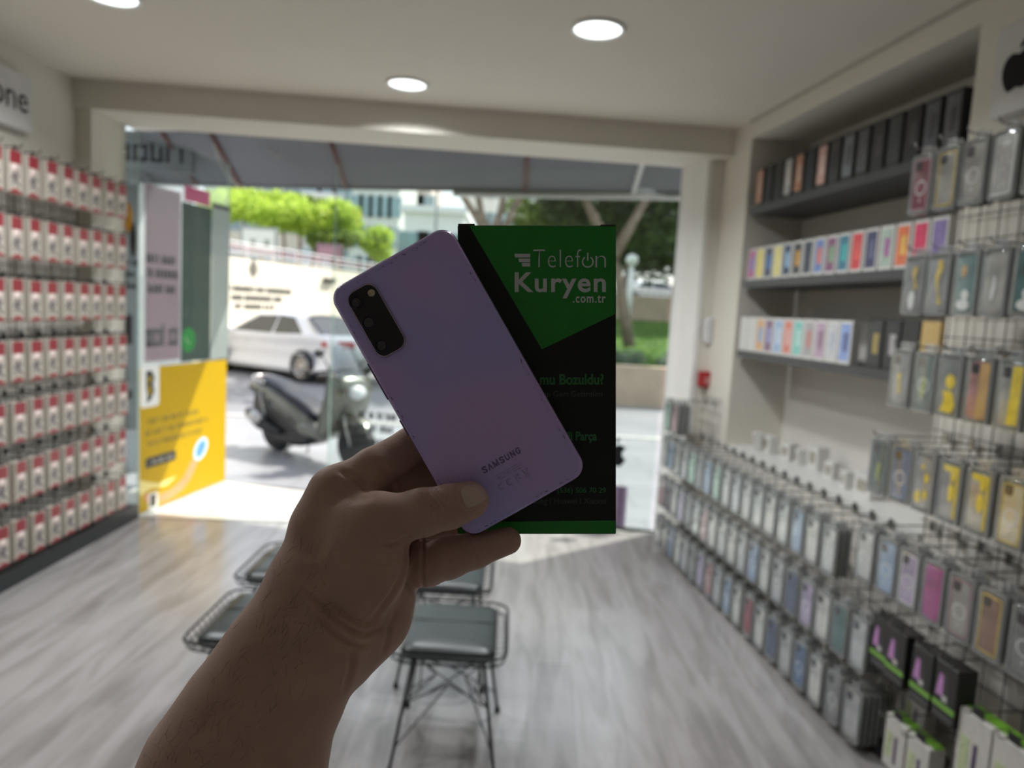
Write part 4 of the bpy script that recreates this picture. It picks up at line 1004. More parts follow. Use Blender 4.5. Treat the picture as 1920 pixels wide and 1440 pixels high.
# ============================================================ wire stools
steel = mat('stool_wire', (.03, .03, .032), rough=.35, metal=.7, noise=0)
leather = mat('black_leather', (.018, .023, .023), rough=.36, noise=.15, scale=6, bump=.15, spec=.6)
def stool():
    e = thing('wire_stool', 'x', 'stool')
    w, d, z = .40, .47, .43
    rim = MB()
    o = rrect(w, d, .07, 6)
    def curl(p, zz, sc): return (p[0] * sc, p[1] * sc, zz)
    rim.tube([curl(p, z + .012, 1.0) for p in o], .0045, 6, closed=True)
    rim.tube([curl(p, z - .018, .96) for p in o], .003, 6, closed=True)
    rim.build('seat_rim', steel, e)
    g = MB()
    for i in range(-4, 5):
        x = i * w / 10; yy = d / 2 - (.02 if abs(i) == 4 else .0)
        g.tube([(x, -yy, z + .012), (x, -yy * .92, z - .018), (x * .95, -yy * .6, z - .03), (x * .95, yy * .6, z - .03), (x, yy * .92, z - .018), (x, yy, z + .012)], .0019, 5)
    for i in range(-5, 6):
        y = i * d / 12; xx = w / 2
        g.tube([(-xx, y, z + .012), (-xx * .93, y, z - .018), (-xx * .6, y, z - .03), (xx * .6, y, z - .03), (xx * .93, y, z - .018), (xx, y, z + .012)], .0019, 5)
    g.build('seat_mesh', steel, e)
    cu = slab(rrect(w - .075, d - .07, .035, 6), [(.02, z - .026), (.004, z - .02), (0, z - .006), (.002, z + .008), (.012, z + .018), (.04, z + .024), (.09, z + .026)])
    cu.build('cushion', leather, e)
    sm = MB().tube([(-w * .40, .02, z + .0262), (w * .40, .02, z + .0262)], .0016, 5); sm.build('seam', steel, e)
    tops = [(-.12, -.14), (.12, -.14), (.12, .14), (-.12, .14)]; feet = [(-.18, -.21), (.18, -.21), (.18, .21), (-.18, .21)]
    for (a, b), (c, d_) in zip(tops, feet):
        l = MB(); l.tube([(a, b, z - .03), (c, d_, .012)], .0062, 8); lg = l.build('leg', steel, e)
        MB().lathe([(.011, 0), (.012, .004), (.009, .022), (.0065, .026)], 12, Matrix.Translation((c, d_, 0))).build('foot', steel, lg)
    st = MB()
    def L(a, b, t): return Vector(a).lerp(Vector(b), t)
    T3 = [Vector((a, b, z - .03)) for a, b in tops]; F3 = [Vector((a, b, .012)) for a, b in feet]
    for i in range(4):
        j = (i + 1) % 4
        mid = (T3[i] + T3[j] + F3[i] + F3[j]) / 4; m1 = L(T3[i], F3[i], .42); m2 = L(T3[j], F3[j], .42); lo1 = L(T3[i], F3[i], .80); lo2 = L(T3[j], F3[j], .80)
        c = Vector((mid.x * .35, mid.y * .35, mid.z + .05))
        st.tube([m1, c], .0027, 5); st.tube([m2, c], .0027, 5)
        st.tube([lo1, c], .0027, 5); st.tube([T3[i], L(m2, c, .5)], .0024, 5); st.tube([T3[j], L(m1, c, .5)], .0024, 5)
    st.build('bracing', steel, e)
    return e
s0 = stool(); used = False
for (x, y, lb) in ((-.165, 2.48, 'black cushioned wire stool in the front row, its braced legs in full view'), (-.86, 2.48, 'black cushioned wire stool in the front row, half hidden by the forearm'),
                   (-.235, 3.04, 'black cushioned wire stool in the back row, seen just below the fingers'), (-.91, 3.04, 'black cushioned wire stool in the back row, seen beside the wrist')):
    e = s0 if not used else copy_tree(s0); used = True
    e.location = (x, y, 0); e['label'] = lb; e['group'] = 'wire stools in two rows'
# ============================================================ shop front: glass, stickers, awning
A = Vector((-2.60, FY(-2.6), 0)); B = Vector((-2.42, EY(-2.42), 0))
# side glass, receding from the wall to the entrance line
sd = (B - A).normalized(); sn = Vector((sd.y, -sd.x, 0)); SL = (B - A).length
clear = glass_mat('shop_glass', tint=(.93, .97, .955), gl=.05, rough=.0)
GT = 2.66
def pane(name, p, q, z0, z1, m, th=.008):
    d = (q - p).normalized(); n = Vector((d.y, -d.x, 0)) * th
    return MB().prism([p + Vector((0, 0, z0)), q + Vector((0, 0, z0)), q + n + Vector((0, 0, z0)), p + n + Vector((0, 0, z0))], (0, 0, z1 - z0)).build(name, m)
def struct_o(o): o['kind'] = 'structure'; return o
g1 = struct_o(pane('window_1', A, B, .0, GT, clear)); g0 = struct_o(pane('window_2', Vector((-2.69, FY(-2.69), 0)), A, 0, GT, clear))
C0 = Vector((-1.475, EY(-1.475), 0)); C1 = Vector((1.08, EY(1.08), 0)); g2 = struct_o(pane('window_3', C0, C1, 0, GT, clear))
edge = mat('glass_edge', (.45, .62, .56), rough=.15, noise=0)
for i, p in enumerate((A, B, C0)):
    o = MB().box(p.x - .004, p.y - .004, 0, p.x + .004, p.y + .004, GT).build('trim_%d' % (6 + i), edge); o['kind'] = 'structure'
# coordinates on the side glass: picture pixel -> (s along, z)
SM = Matrix.Identity(4); SM.col[0][:3] = sd; SM.col[1][:3] = (0, 0, 1); SM.col[2][:3] = sn; SM.col[3][:3] = A + sn * .0095
SMi = SM.inverted()
def sp(px, py):
    q = SMi @ at_plane(px, py, A + sn * .0095, sn); return q.x, q.y
def sticker(name, label, cat, M_, x0, y0, x1, y1, m, r=.004, th=.0008):
    """flat film on the plane M_ ; returns thing whose local frame is that plane"""
    t = thing(name, label, cat); t.matrix_world = M_
    mb = MB(); o = rrect(x1 - x0, y1 - y0, r, 3, (x0 + x1) / 2, (y0 + y1) / 2)
    mb.prism([(p[0], p[1], 0) for p in o], (0, 0, th)); mb.build('film', m, t); return t
def S(px, y0, y1):   # vertical strip helper
    a = sp(px, y0); b = sp(px, y1); return a[0], a[1], b[1]
# yellow poster
s_a = .0; s_b = SL - .005
za, zb = 0.015, 1.055
yel = mat('poster_yellow', (.68, .48, .003), rough=.4, noise=.02)
n = yel.node_tree; p = n.nodes['Principled BSDF']; tr = n.nodes.new('ShaderNodeBsdfTranslucent'); tr.inputs[0].default_value = (.80, .58, .01, 1); mx = n.nodes.new('ShaderNodeMixShader'); mx.inputs[0].default_value = .5
n.links.new(p.outputs[0], mx.inputs[1]); n.links.new(tr.outputs[0], mx.inputs[2]); n.links.new(mx.outputs[0], n.nodes['Material Output'].inputs[0])
po = sticker('poster', 'bright yellow poster with a hand, black button and small print on the side glass', 'poster', SM, .004, za, s_b, zb, yel)
def on(par, name, pts, m, z=.0012): return MB().prism([(x, y, z - .0004) for x, y in pts], (0, 0, .0004)).build(name, m, par)
def blob(cx, cy, rx, ry, n=20, rot=0):
    return [(cx + rx * math.cos(t) * math.cos(rot) - ry * math.sin(t) * math.sin(rot), cy + rx * math.cos(t) * math.sin(rot) + ry * math.sin(t) * math.cos(rot)) for t in [2 * PI * k / n for k in range(n)]]
pwht = mat('poster_white', (.75, .74, .70), rough=.4, noise=0); pblk = mat('poster_black', (.02, .018, .012), rough=.4, noise=0); pgrey = mat('poster_olive', (.28, .19, .01), rough=.4, noise=0)
on(po, 'white_tab', rrect(.20, .30, .03, 4, .112, .92), pwht)
on(po, 'emblem', [(.07, 1.03), (.13, 1.03), (.16, .98), (.145, .93), (.16, .88), (.12, .82), (.075, .80), (.085, .86), (.07, .90)], pblk, .0018)
on(po, 'emblem_inlay', [(.095, .99), (.125, .985), (.125, .955), (.10, .95), (.10, .92), (.128, .90), (.12, .86), (.10, .85), (.085, .92)], yel, .0024)
rg = random.Random(4)
for (x1, y) in ((.68, .645), (.80, .565), (.74, .485)): scribble(MB(), .07, x1, y, y + .045, rg, Matrix.Identity(4), .0014, 1, .26).build('lettering', pgrey, po)
on(po, 'black_button', rrect(.34, .075, .015, 4, .235, .365), pblk, .0016)
mb = MB(); scribble(mb, .14, .38, .35, .38, random.Random(9), Matrix.Identity(4), .0022); mb.build('button_print', mat('poster_lightgrey', (.5, .48, .4), rough=.4, noise=0), po)
skinp = mat('poster_skin', (.62, .28, .12), rough=.4, noise=.15, scale=9)
on(po, 'printed_hand', [(.06, .155), (.20, .10), (.36, .11), (.50, .165), (.58, .26), (.66, .33), (.70, .28), (.66, .22), (.60, .15), (.50, .075), (.34, .035), (.18, .04), (.06, .09)][::-1], skinp, .0016)
on(po, 'pale_swoosh', [(.004, .26), (.20, .19), (.42, .20), (.30, .15), (.12, .17), (.004, .14)][::-1], mat('poster_pale', (.75, .62, .2), rough=.4, noise=0), .0014)
on(po, 'blue_halo', blob(.72, .355, .105, .075, 20, .7), mat('poster_halo', (.55, .68, .78), rough=.4, noise=0), .0018)
on(po, 'blue_screen', blob(.72, .355, .078, .05, 20, .8), mat('poster_blue', (.10, .28, .72), rough=.4, noise=.05), .0024)
on(po, 'corner_badge', rrect(.10, .12, .01, 3, .15, .075), pwht, .0018)
on(po, 'corner_glyph', rrect(.06, .09, .01, 3, .15, .075), pblk, .0024)
# pink and green films above it
pinkf = film_mat('film_pink', (.42, .30, .34), .62); greenf = film_mat('film_green', (.13, .18, .155), .85); milk = film_mat('film_milk', (.46, .51, .48), .72); greyf = film_mat('film_grey', (.36, .40, .41), .62)
def strip(px0, px1, py0, py1, m, label, name='window_film'):
    x0 = sp(px0, 500)[0]; x1 = sp(px1, 500)[0]; z1 = sp((px0 + px1) / 2, py0)[1]; z0 = sp((px0 + px1) / 2, py1)[1]
    return sticker(name, label, 'window film', SM, x0, z0, x1, z1, m), x0, z0, x1, z1
f1, x0, z0, x1, z1 = strip(272, 338, 352, 676, pinkf, 'translucent pink and grey window film with dark lettering above the yellow poster')
rg = random.Random(8)
for zz in (1.79, 1.69, 1.58): scribble(MB(), x0 + .01, x1 - .06, zz, zz + .065, rg, Matrix.Identity(4), .0014, 1, .30).build('lettering', mat('film_print', (.04, .038, .042), rough=.4, noise=0), f1)
mb = MB(); scribble(mb, x0 + .01, x1 - .02, 1.20, 1.36, random.Random(14), Matrix.Identity(4), .0014, 3.5, .20); mb.build('tall_lettering', mat('film_print2', (.09, .085, .09), rough=.4, noise=0), f1)
f2, x0, z0, x1, z1 = strip(340, 396, 384, 676, greenf, 'grey-green window film with outlined icons and a green call symbol')
icon = mat('film_icon', (.10, .13, .11), rough=.4, noise=0)
for k, zz in enumerate((2.05, 1.86, 1.66, 1.45)):
    mb = MB(); arc(mb, x0 + .06, zz, .03, 0, 360, .007, .0015, 18); mb.build('icon_outline', icon, f2); mb = MB(); arc(mb, x1 - .07, zz, .026, 0, 360, .006, .0015, 18); mb.build('icon_outline', icon, f2)
on(f2, 'call_symbol', blob(x0 + .095, 1.235, .085, .095), mat('call_green', (.008, .24, .035), rough=.35, noise=0))
mb = MB(); mb.tube([(x0 + .055, 1.26, .0016), (x0 + .06, 1.235, .0016), (x0 + .085, 1.215, .0016), (x0 + .10, 1.215, .0016)], .008, 5); mb.build('handset_symbol', mat('call_white', (.3, .55, .3), rough=.4, noise=0), f2)
f3, x0, z0, x1, z1 = strip(397, 430, 384, 672, milk, 'milky white window film beside the grey-green one')
on(f3, 'dark_cap', [(x0, z1), (x0, z1 - .035), (x1, z1 - .035), (x1, z1)], pblk)
f4, x0, z0, x1, z1 = strip(345, 392, 353, 381, mat('film_magenta', (.62, .10, .24), rough=.4, noise=.1), 'small magenta sticker above the grey-green window film', 'sticker')
# strip beside the wall
WM = Matrix.Identity(4); d0 = (A - Vector((-2.69, FY(-2.69), 0))).normalized(); WM.col[0][:3] = d0; WM.col[1][:3] = (0, 0, 1); WM.col[2][:3] = (d0.y, -d0.x, 0); WM.col[3][:3] = Vector((-2.69, FY(-2.69), 0)) + Vector((d0.y, -d0.x, 0)) * .010
f5 = sticker('window_film', 'narrow grey window film between the wall and the side glass', 'window film', WM, .002, .62, .088, 2.30, greyf)
on(f5, 'orange_shape', blob(.03, 2.08, .028, .10), mat('film_orange', (.60, .28, .03), rough=.4, noise=.2)); on(f5, 'dark_shape', blob(.06, 1.93, .02, .12), pblk)
rg = random.Random(31)
for (z0, z1) in ((1.76, 1.80), (1.68, 1.72), (1.60, 1.64), (1.22, 1.42), (.84, .93)): scribble(MB(), .005, .085, z0, z1, rg, Matrix.Identity(4), .0014, 1, .26).build('lettering', _M['film_print'], f5)
# stickers on the front glass
fd = (C1 - C0).normalized(); fn = Vector((fd.y, -fd.x, 0)); GM = Matrix.Identity(4); GM.col[0][:3] = fd; GM.col[1][:3] = (0, 0, 1); GM.col[2][:3] = fn; GM.col[3][:3] = C0 + fn * .0095; GMi = GM.inverted()
def gp(px, py): q = GMi @ at_plane(px, py, C0 + fn * .0095, fn); return q.x, q.y
t = thing('glass_lettering', 'three lines of dark blurred lettering on the entrance glass above the knuckles', 'lettering'); t.matrix_world = GM
rg = random.Random(17)
for (a, b, x1) in ((672, 783, 738), (666, 806, 738), (660, 831, 725)):
    x0, z0 = gp(a, b); xx = gp(x1, b)[0]; scribble(MB(), x0, xx, z0, z0 + .06, rg, Matrix.Identity(4), .0006, 1, .28).build('lettering', mat('glass_ink', (.03, .035, .04), rough=.4, noise=0), t)
ax, az = gp(1152, 851)
t = thing('apple_sticker', 'black bitten-apple sticker on the glass, half behind the green box', 'sticker'); t.matrix_world = GM; apple_mesh(t, Matrix.Translation((0, 0, 0)), ax, az, .20, blk_ink)
ax, az = gp(1150, 947); t = sticker('window_picture', 'purple phone picture on the entrance glass beside the green box', 'poster', GM, ax - .10, az - .16, ax + .095, az + .15, mat('film_purple', (.24, .18, .28), rough=.4, noise=.1)); on(t, 'dark_strip', [(ax + .04, az - .15), (ax + .055, az - .15), (ax + .055, az + .14), (ax + .04, az + .14)], pblk)
# ---- awning
aw_a = Vector((-5.6, 6.75 + 2.75 * .236, 2.60)); aw_b = Vector((2.2, 5.76 - .85 * .236, 2.60))
aw = thing('awning', 'dark grey fabric awning over the entrance with red-brown ribs', 'awning')
def EYv(v, z, k=.0): return Vector((v.x, EY(v.x) + k, z))
fab = mat('awning_fabric', (.20, .205, .22), rough=.8, noise=.06, scale=3)
n = fab.node_tree; p = n.nodes['Principled BSDF']; tr = n.nodes.new('ShaderNodeBsdfTranslucent'); tr.inputs[0].default_value = (.20, .205, .225, 1); mx = n.nodes.new('ShaderNodeMixShader'); mx.inputs[0].default_value = .25
n.links.new(p.outputs[0], mx.inputs[1]); n.links.new(tr.outputs[0], mx.inputs[2]); n.links.new(mx.outputs[0], n.nodes['Material Output'].inputs[0])
i0, i1 = EYv(aw_a, 2.925, .02), EYv(aw_b, 2.925, .02)
MB().prism([aw_a, aw_b, i1, i0], (0, 0, .01)).build('fabric', fab, aw)
tube_m = mat('awning_tube', (.62, .60, .57), rough=.35, noise=0); rib_m = mat('awning_rib', (.12, .04, .03), rough=.5, noise=.2)
MB().tube([aw_a + Vector((0, .0, .0)), aw_b], .018, 8).build('front_bar', mat('awning_bar', (.16, .16, .165), rough=.4, noise=0), aw)
ta = at_plane(850, 364, aw_a, Vector((.236, 1, 0)).normalized()); tb_ = at_plane(1300, 371, aw_a, Vector((.236, 1, 0)).normalized())
MB().tube([ta, tb_], .022, 8).build('front_rail', tube_m, aw)
dirr = (aw_b - aw_a)
for px in (370, 452, 650, 985, 1188, 90):
    q = at_plane(px, 348, aw_a, Vector((.236, 1, 0)).normalized()); t_ = (q.x - aw_a.x) / dirr.x; a_ = aw_a + dirr * t_; b_ = i0 + (i1 - i0) * t_
    MB().tube([a_ - Vector((0, 0, .012)), b_ - Vector((0, 0, .012))], .017 if px != 1188 else .022, 8).build('rib', rib_m if px != 1188 else tube_m, aw)
# loose pale cable under the awning
pts = [at_plane(x, y, (0, 5.9, 0), (.1, 1, 0)) for x, y in ((396, 240), (402, 272), (412, 302), (426, 328), (444, 347), (458, 350))]
tag(MB().tube(pts, .009, 6).build('hanging_cable', mat('cable_pale', (.45, .43, .36), rough=.5, noise=0)), 'pale loop of cable hanging under the awning', 'cable')
pts = [at_plane(x, y, (0, 5.9, 0), (.1, 1, 0)) for x, y in ((482, 262), (500, 277), (526, 296))]
tag(MB().tube(pts, .006, 6).build('cable_end', _M['cable_pale']), 'short pale cable end against the awning, beside the cable loop', 'cable')

t = thing('hanging_sign', 'grey shop sign with dark upright letters high outside behind the window films', 'sign', (-3.62, 6.30, 2.62))
MB().bbox(-.55, 0, 0, .75, .06, .34, .01).build('panel', mat('sign_slate', (.12, .125, .13), rough=.5), t)
rg = random.Random(61); m = Matrix.Rotation(PI / 2, 4, 'X'); scribble(MB(), -.5, .7, .08, .27, rg, m, .002, 1.2).build('lettering', blk_ink, t)
# ============================================================ outside
pav = mat('pavement', (.30, .305, .325), rough=.32, noise=.12, scale=1.2, bump=.1, spec=.5)
n = pav.node_tree; br = n.nodes.new('ShaderNodeTexBrick'); br.offset = .5; br.inputs['Scale'].default_value = 1; br.inputs['Brick Width'].default_value = .8; br.inputs['Row Height'].default_value = .4
br.inputs['Mortar Size'].default_value = .006; br.inputs['Color1'].default_value = (.31, .315, .335, 1); br.inputs['Color2'].default_value = (.26, .265, .285, 1); br.inputs['Mortar'].default_value = (.16, .16, .17, 1)
tc = n.nodes.new('ShaderNodeTexCoord'); n.links.new(tc.outputs['Object'], br.inputs[0]); n.links.new(br.outputs[0], n.nodes['Principled BSDF'].inputs['Base Color'])
SW = -.14; RD = -.20
struct('pavement', MB().prism([(-14, EY(-14) + .02, -.5), (14, EY(14) + .02, -.5), (14, 10.2, -.5), (-14, 10.2, -.5)], (0, 0, .5 + SW)), pav)
struct('road', MB().prism([(-40, 10.2, -.5), (30, 10.2, -.5), (30, 70, -.5), (-40, 70, -.5)], (0, 0, .5 + RD)), mat('asphalt', (.20, .20, .215), rough=.7, noise=.15, scale=.8, bump=.2))
struct('wall_neighbour', MB().box(-4.6, 6.62, SW - .1, -3.52, 7.75, 2.9), mat('neighbour_wall', (.30, .31, .33), rough=.5, noise=.15, scale=1.5))
struct('kerb', MB().box(-14, 10.12, -.3, 14, 10.28, SW + .01), mat('kerb_stone', (.40, .39, .37), rough=.8, noise=.1))
# retaining wall across the street with terrace behind
W0, W1 = Vector((-10.1, 7.2, 0)), Vector((-1.0, 35.1, 0)); wd = (W1 - W0).normalized(); wn = Vector((wd.y, -wd.x, 0)); WT = 2.5
cream_w = mat('street_wall', (.86, .79, .65), rough=.9, noise=.03, scale=1.5)
struct('wall_street', MB().prism([W0 + Vector((0, 0, -.3)), W1 + Vector((0, 0, -.3)), W1 - wn * .3 + Vector((0, 0, -.3)), W0 - wn * .3 + Vector((0, 0, -.3))], (0, 0, WT + .3)), cream_w)
struct('terrace_ground', MB().prism([W0 - wn * .3 + Vector((0, 0, -.3)), W1 - wn * .3 + Vector((0, 0, -.3)), Vector((-1, 70, -.3)), Vector((-45, 70, -.3)), Vector((-45, 7, -.3))], (0, 0, WT + .2)), mat('terrace_soil', (.25, .26, .16), rough=.9, noise=.2))
rl = thing('street_railing', 'pale railing with three bars along the top of the cream street wall', 'railing', W0 - wn * .1)
rm = mat('rail_white', (.62, .60, .62), rough=.4, noise=0); rp_ = mat('rail_pink', (.50, .30, .34), rough=.4, noise=0); LW = (W1 - W0).length
for k, (z, m) in enumerate(((.36, rm), (.24, rp_), (.12, rm))):
    MB().tube([Vector((0, 0, WT + z)), wd * LW + Vector((0, 0, WT + z))], .025, 6).build('rail', m, rl)
for k in range(30):
    a = wd * (LW * k / 29); MB().tube([a + Vector((0, 0, WT)), a + Vector((0, 0, WT + .38))], .02, 6).build('post', rm, rl)
WMx = Matrix.Identity(4); WMx.col[0][:3] = wd; WMx.col[1][:3] = (0, 0, 1); WMx.col[2][:3] = wn; WMx.col[3][:3] = W0 + wn * .004; WI = WMx.inverted()
def wp(px, py): q = WI @ at_plane(px, py, W0, wn); return q.x, q.y
t = thing('wall_lettering', 'dark leaf emblem over three lines of writing on the cream street wall', 'lettering'); t.matrix_world = WMx
rg = random.Random(41); gi = mat('wall_ink', (.07, .07, .065), rough=.7, noise=0)
for (xa, xb, y) in ((432, 545, 545), (432, 530, 562), (440, 515, 579)):
    x0, z0 = wp(xa, y); x1, _ = wp(xb, y); scribble(MB(), x0, x1, z0, z0 + .15, rg, Matrix.Identity(4), .004, 1.0, .27).build('lettering', gi, t)
cx, cz = wp(475, 506); MB().prism([(cx + x, cz + z, 0) for x, z in ((0, -.22), (.12, -.10), (.16, .04), (.09, .18), (0, .28), (-.09, .18), (-.16, .04), (-.12, -.10))], (0, 0, .006)).build('leaf_emblem', gi, t)
MB().prism([(cx - .012, cz - .34, 0), (cx + .012, cz - .34, 0), (cx + .012, cz + .2, 0), (cx - .012, cz + .2, 0)], (0, 0, .009)).build('emblem_stem', cream_w, t)
q = at_plane(615, 526, W0, wn)
t = thing('wall_lamp', 'small black lamp box on the cream street wall near the purple phone corner', 'lamp'); m_ = WMx.copy(); m_.col[3][:3] = q; t.matrix_world = m_
MB().bbox(-.28, -.06, 0, .28, .07, .12, .02).build('housing', mat('lamp_black', (.02, .02, .02), rough=.5, noise=0), t); MB().box(-.12, -.075, .03, .12, -.06, .10).build('lens', rm, t)

# ---- foliage
def leaves(mb, c, r, n, s, rng):
    vs = []; fs = []
    for i in range(n):
        while True:
            p = Vector((rng.uniform(-1, 1), rng.uniform(-1, 1), rng.uniform(-1, 1)))
            if p.length <= 1: break
        p = p * (.55 + .45 * rng.random()) if p.length < .6 else p
        p = Vector((p.x * r[0], p.y * r[1], p.z * r[2])) + c
        a = Vector((rng.gauss(0, 1), rng.gauss(0, 1), rng.gauss(0, 1))).normalized(); b = a.orthogonal().normalized(); b.rotate(Matrix.Rotation(rng.random() * 6.3, 3, a)); c2 = a.cross(b)
        k = len(vs); q = s * rng.uniform(.6, 1.3); vs += [p - b * q, p + c2 * q * .45, p + b * q, p - c2 * q * .45]; fs.append((k, k + 1, k + 2, k + 3))
    mb.add(vs, fs)
def leafmat(name, c1, c2, tl=.5):
    m = mat(name, c1, rough=.55, noise=0); n = m.node_tree; p = n.nodes['Principled BSDF']
    g = n.nodes.new('ShaderNodeNewGeometry'); r = n.nodes.new('ShaderNodeValToRGB'); r.color_ramp.elements[0].color = (*c1, 1); r.color_ramp.elements[1].color = (*c2, 1)
    n.links.new(g.outputs['Random Per Island'], r.inputs[0]); n.links.new(r.outputs[0], p.inputs['Base Color'])
    t = n.nodes.new('ShaderNodeBsdfTranslucent'); n.links.new(r.outputs[0], t.inputs[0]); mx = n.nodes.new('ShaderNodeMixShader'); mx.inputs[0].default_value = tl
    n.links.new(p.outputs[0], mx.inputs[1]); n.links.new(t.outputs[0], mx.inputs[2]); n.links.new(mx.outputs[0], n.nodes['Material Output'].inputs[0]); return m
lime = leafmat('leaf_lime', (.27, .42, .04), (.60, .72, .13)); deep = leafmat('leaf_deep', (.020, .045, .012), (.09, .15, .035), .35); mid = leafmat('leaf_mid', (.08, .15, .03), (.26, .34, .07))
bark = mat('bark', (.22, .165, .125), rough=.9, noise=.3, scale=6, bump=.5)
def tree(label, c, r, n, s, m, seed, trunk=None, base=0., tr=.09, name='tree', extra=()):
    e = thing(name, label, 'tree', (c.x, c.y, base)); rng = random.Random(seed); mb = MB(); o = Vector((c.x, c.y, base))
    for k in range(5):
        a = rng.random() * 6.28; cc = c - o + Vector((math.cos(a) * r[0] * .45, math.sin(a) * r[1] * .45, rng.uniform(-.35, .4) * r[2])); leaves(mb, cc, [x * .68 for x in r], n // 5, s, rng)
    for (ec, er, en) in extra: leaves(mb, ec - o, er, en, s, rng)
    mb.build('crown', m, e)
    tb = MB(); trunk = trunk or [[Vector((c.x, c.y, base)), Vector((c.x + .1, c.y, (base + c.z) / 2)), c]]
    for b in trunk: tb.tube([Vector(p) - o for p in b], [tr * (1 - .45 * i / (len(b) - 1)) for i in range(len(b))], 8)
    tb.build('trunk', bark, e); return e
TB = WT - .1
for i, (px, py, y, r, lb) in enumerate(((455, 385, 27, (1.5, 1.2, .75), 'clipped lime-green tree above the street wall, first after the window films'), (530, 408, 27, (1.2, 1.0, .8), 'lime-green tree above the street wall with dark gaps under its crown'),
        (585, 428, 27, (1.0, 1.0, .9), 'lime-green tree behind the pink sign'), (640, 415, 27.5, (.95, .9, .85), 'bright lime-green tree beside the red flag'), (697, 455, 27.5, (.75, .8, .7), 'small round bright green tree just above the purple phone'), (625, 455, 26.5, (.9, .7, .5), 'low green bush behind the pale railing'), (490, 372, 31, (1.8, 1.2, .5), 'yellow-green tree tops under the awning edge'))):
    c = at_y(px, py, y); tree(lb, c, r, 2600, .10, lime if i != 5 else mid, 50 + i, base=TB, name='bush' if i == 5 else 'tree', tr=.07)
c = at_y(560, 395, 35); tree('dark green tree standing behind the lime-green ones', c, (2.6, 1.2, .9), 2200, .16, mid, 77, base=TB)
# signs above the wall
def board(px0, px1, py0, py1, y, label, face, fr, name='street_sign'):
    a = at_y(px0, py1, y); b = at_y(px1, py0, y); t = thing(name, label, 'sign', (a.x, a.y, TB)); z0, z1, w_ = a.z - TB, b.z - TB, b.x - a.x
    MB().bbox(0, 0, z0, w_, .12, z1, .02).build('frame', fr, t); MB().box(.08, -.012, z0 + .08, w_ - .08, .0, z1 - .08).build('face', face, t)
    for x in (.12, w_ - .12): MB().tube([(x, .06, 0), (x, .06, z0 + .01)], .04, 6).build('post', fr, t)
    return t, w_, z0, z1
wf = mat('sign_face', (.72, .73, .72), rough=.5, noise=.03)
t, w_, z0, z1 = board(450, 520, 428, 474, 22.5, 'white billboard in a grey frame with two dark patches above the street wall', wf, mat('sign_frame', (.28, .30, .30), rough=.5))
for k in (.28, .66): MB().box(w_ * k, -.02, z0 + (z1 - z0) * .25, w_ * (k + .14), -.011, z0 + (z1 - z0) * .55).build('dark_patch', mat('sign_patch', (.30, .32, .28), rough=.5), t)
board(592, 641, 459, 483, 23.5, 'dusty pink street sign above the pale railing', mat('sign_pink', (.38, .20, .26), rough=.5, noise=.1), mat('sign_plum', (.22, .12, .16), rough=.5))
q = at_y(657, 440, 33); t = thing('flag', 'small red flag on a thin pole above the lime-green trees', 'flag', (q.x, q.y, TB))
z0 = at_y(657, 392, 33).z - TB; MB().tube([(0, 0, 0), (0, 0, z0 + .3)], .03, 6).build('pole', rm, t); mb = MB(); mb.prism([(0, 0, z0 + .2), (.5, .03, z0 - .1), (.45, -.05, z0 - .7), (.15, .04, z0 - .6), (0, 0, z0 - .4)], (0, .02, 0)); mb.build('cloth', mat('flag_red', (.55, .03, .03), rough=.7), t)

# ---- buildings
def building(label, px0, px1, pytop, y, wall_c, cols, rows, z_lo, dz, ww, wh, glass_c, seed, balc=False, depth=9):
    a = at_y(px0, 560, y); b = at_y(px1, 560, y); zt = at_y(px0, pytop, y).z; e = thing('apartment_building', label, 'building', (a.x, y, 0)); w_ = b.x - a.x; rng = random.Random(seed)
    wm = mat('facade_%d' % seed, wall_c, rough=.85, noise=.04, scale=.5)
    MB().box(0, 0, 0, w_, depth, zt).build('wall', wm, e)
    MB().box(-.2, -.3, zt, w_ + .2, depth, zt + .35).build('roof_edge', wm, e)
    gm = mat('facade_glass_%d' % seed, glass_c, rough=.12, noise=.2, scale=.6); fm = mat('facade_frame', (.70, .70, .70), rough=.5, noise=0)
    for r in range(rows):
        for c_ in range(cols):
            x = w_ * (c_ + .5) / cols; z = z_lo + r * dz
            if z + wh > zt: continue
            f = MB().box(x - ww / 2 - .07, -.06, z - .07, x + ww / 2 + .07, .02, z + wh + .07).build('window', fm, e)
            MB().box(x - ww / 2, -.09, z, x + ww / 2, -.055, z + wh).build('pane', gm, f)
        if balc and z_lo + r * dz < zt:
            z = z_lo + r * dz - .35; MB().box(.15, -1.1, z - .15, w_ - .15, 0, z).build('balcony', wm, e); MB().box(.15, -1.12, z, w_ - .15, -1.08, z + .7).build('balcony_rail', fm, e)
    return e
building('cream apartment block with wide windows behind the lime-green trees', 380, 562, 250, 62, (.66, .60, .52), 5, 6, 4.2, 2.9, 1.5, 1.5, (.25, .32, .36), 1)
building('white balconied apartment block above the white billboard', 566, 650, 230, 58, (.70, .70, .70), 3, 6, 4.0, 2.8, 1.6, 1.6, (.30, .42, .46), 2, True)
building('glassy grey-green office block rising above the phone top', 654, 742, 220, 55, (.58, .60, .58), 5, 7, 3.5, 2.3, 1.0, 1.5, (.22, .33, .36), 3)
building('pale pink apartment block beyond the office block', 744, 800, 240, 66, (.70, .60, .54), 3, 5, 4.0, 3.0, 1.5, 1.5, (.30, .40, .45), 4)
building('low white building with large blue-grey windows next to the green box', 752, 862, 396, 40, (.74, .76, .78), 3, 2, 3.6, 2.9, 1.7, 2.0, (.16, .28, .30), 5)
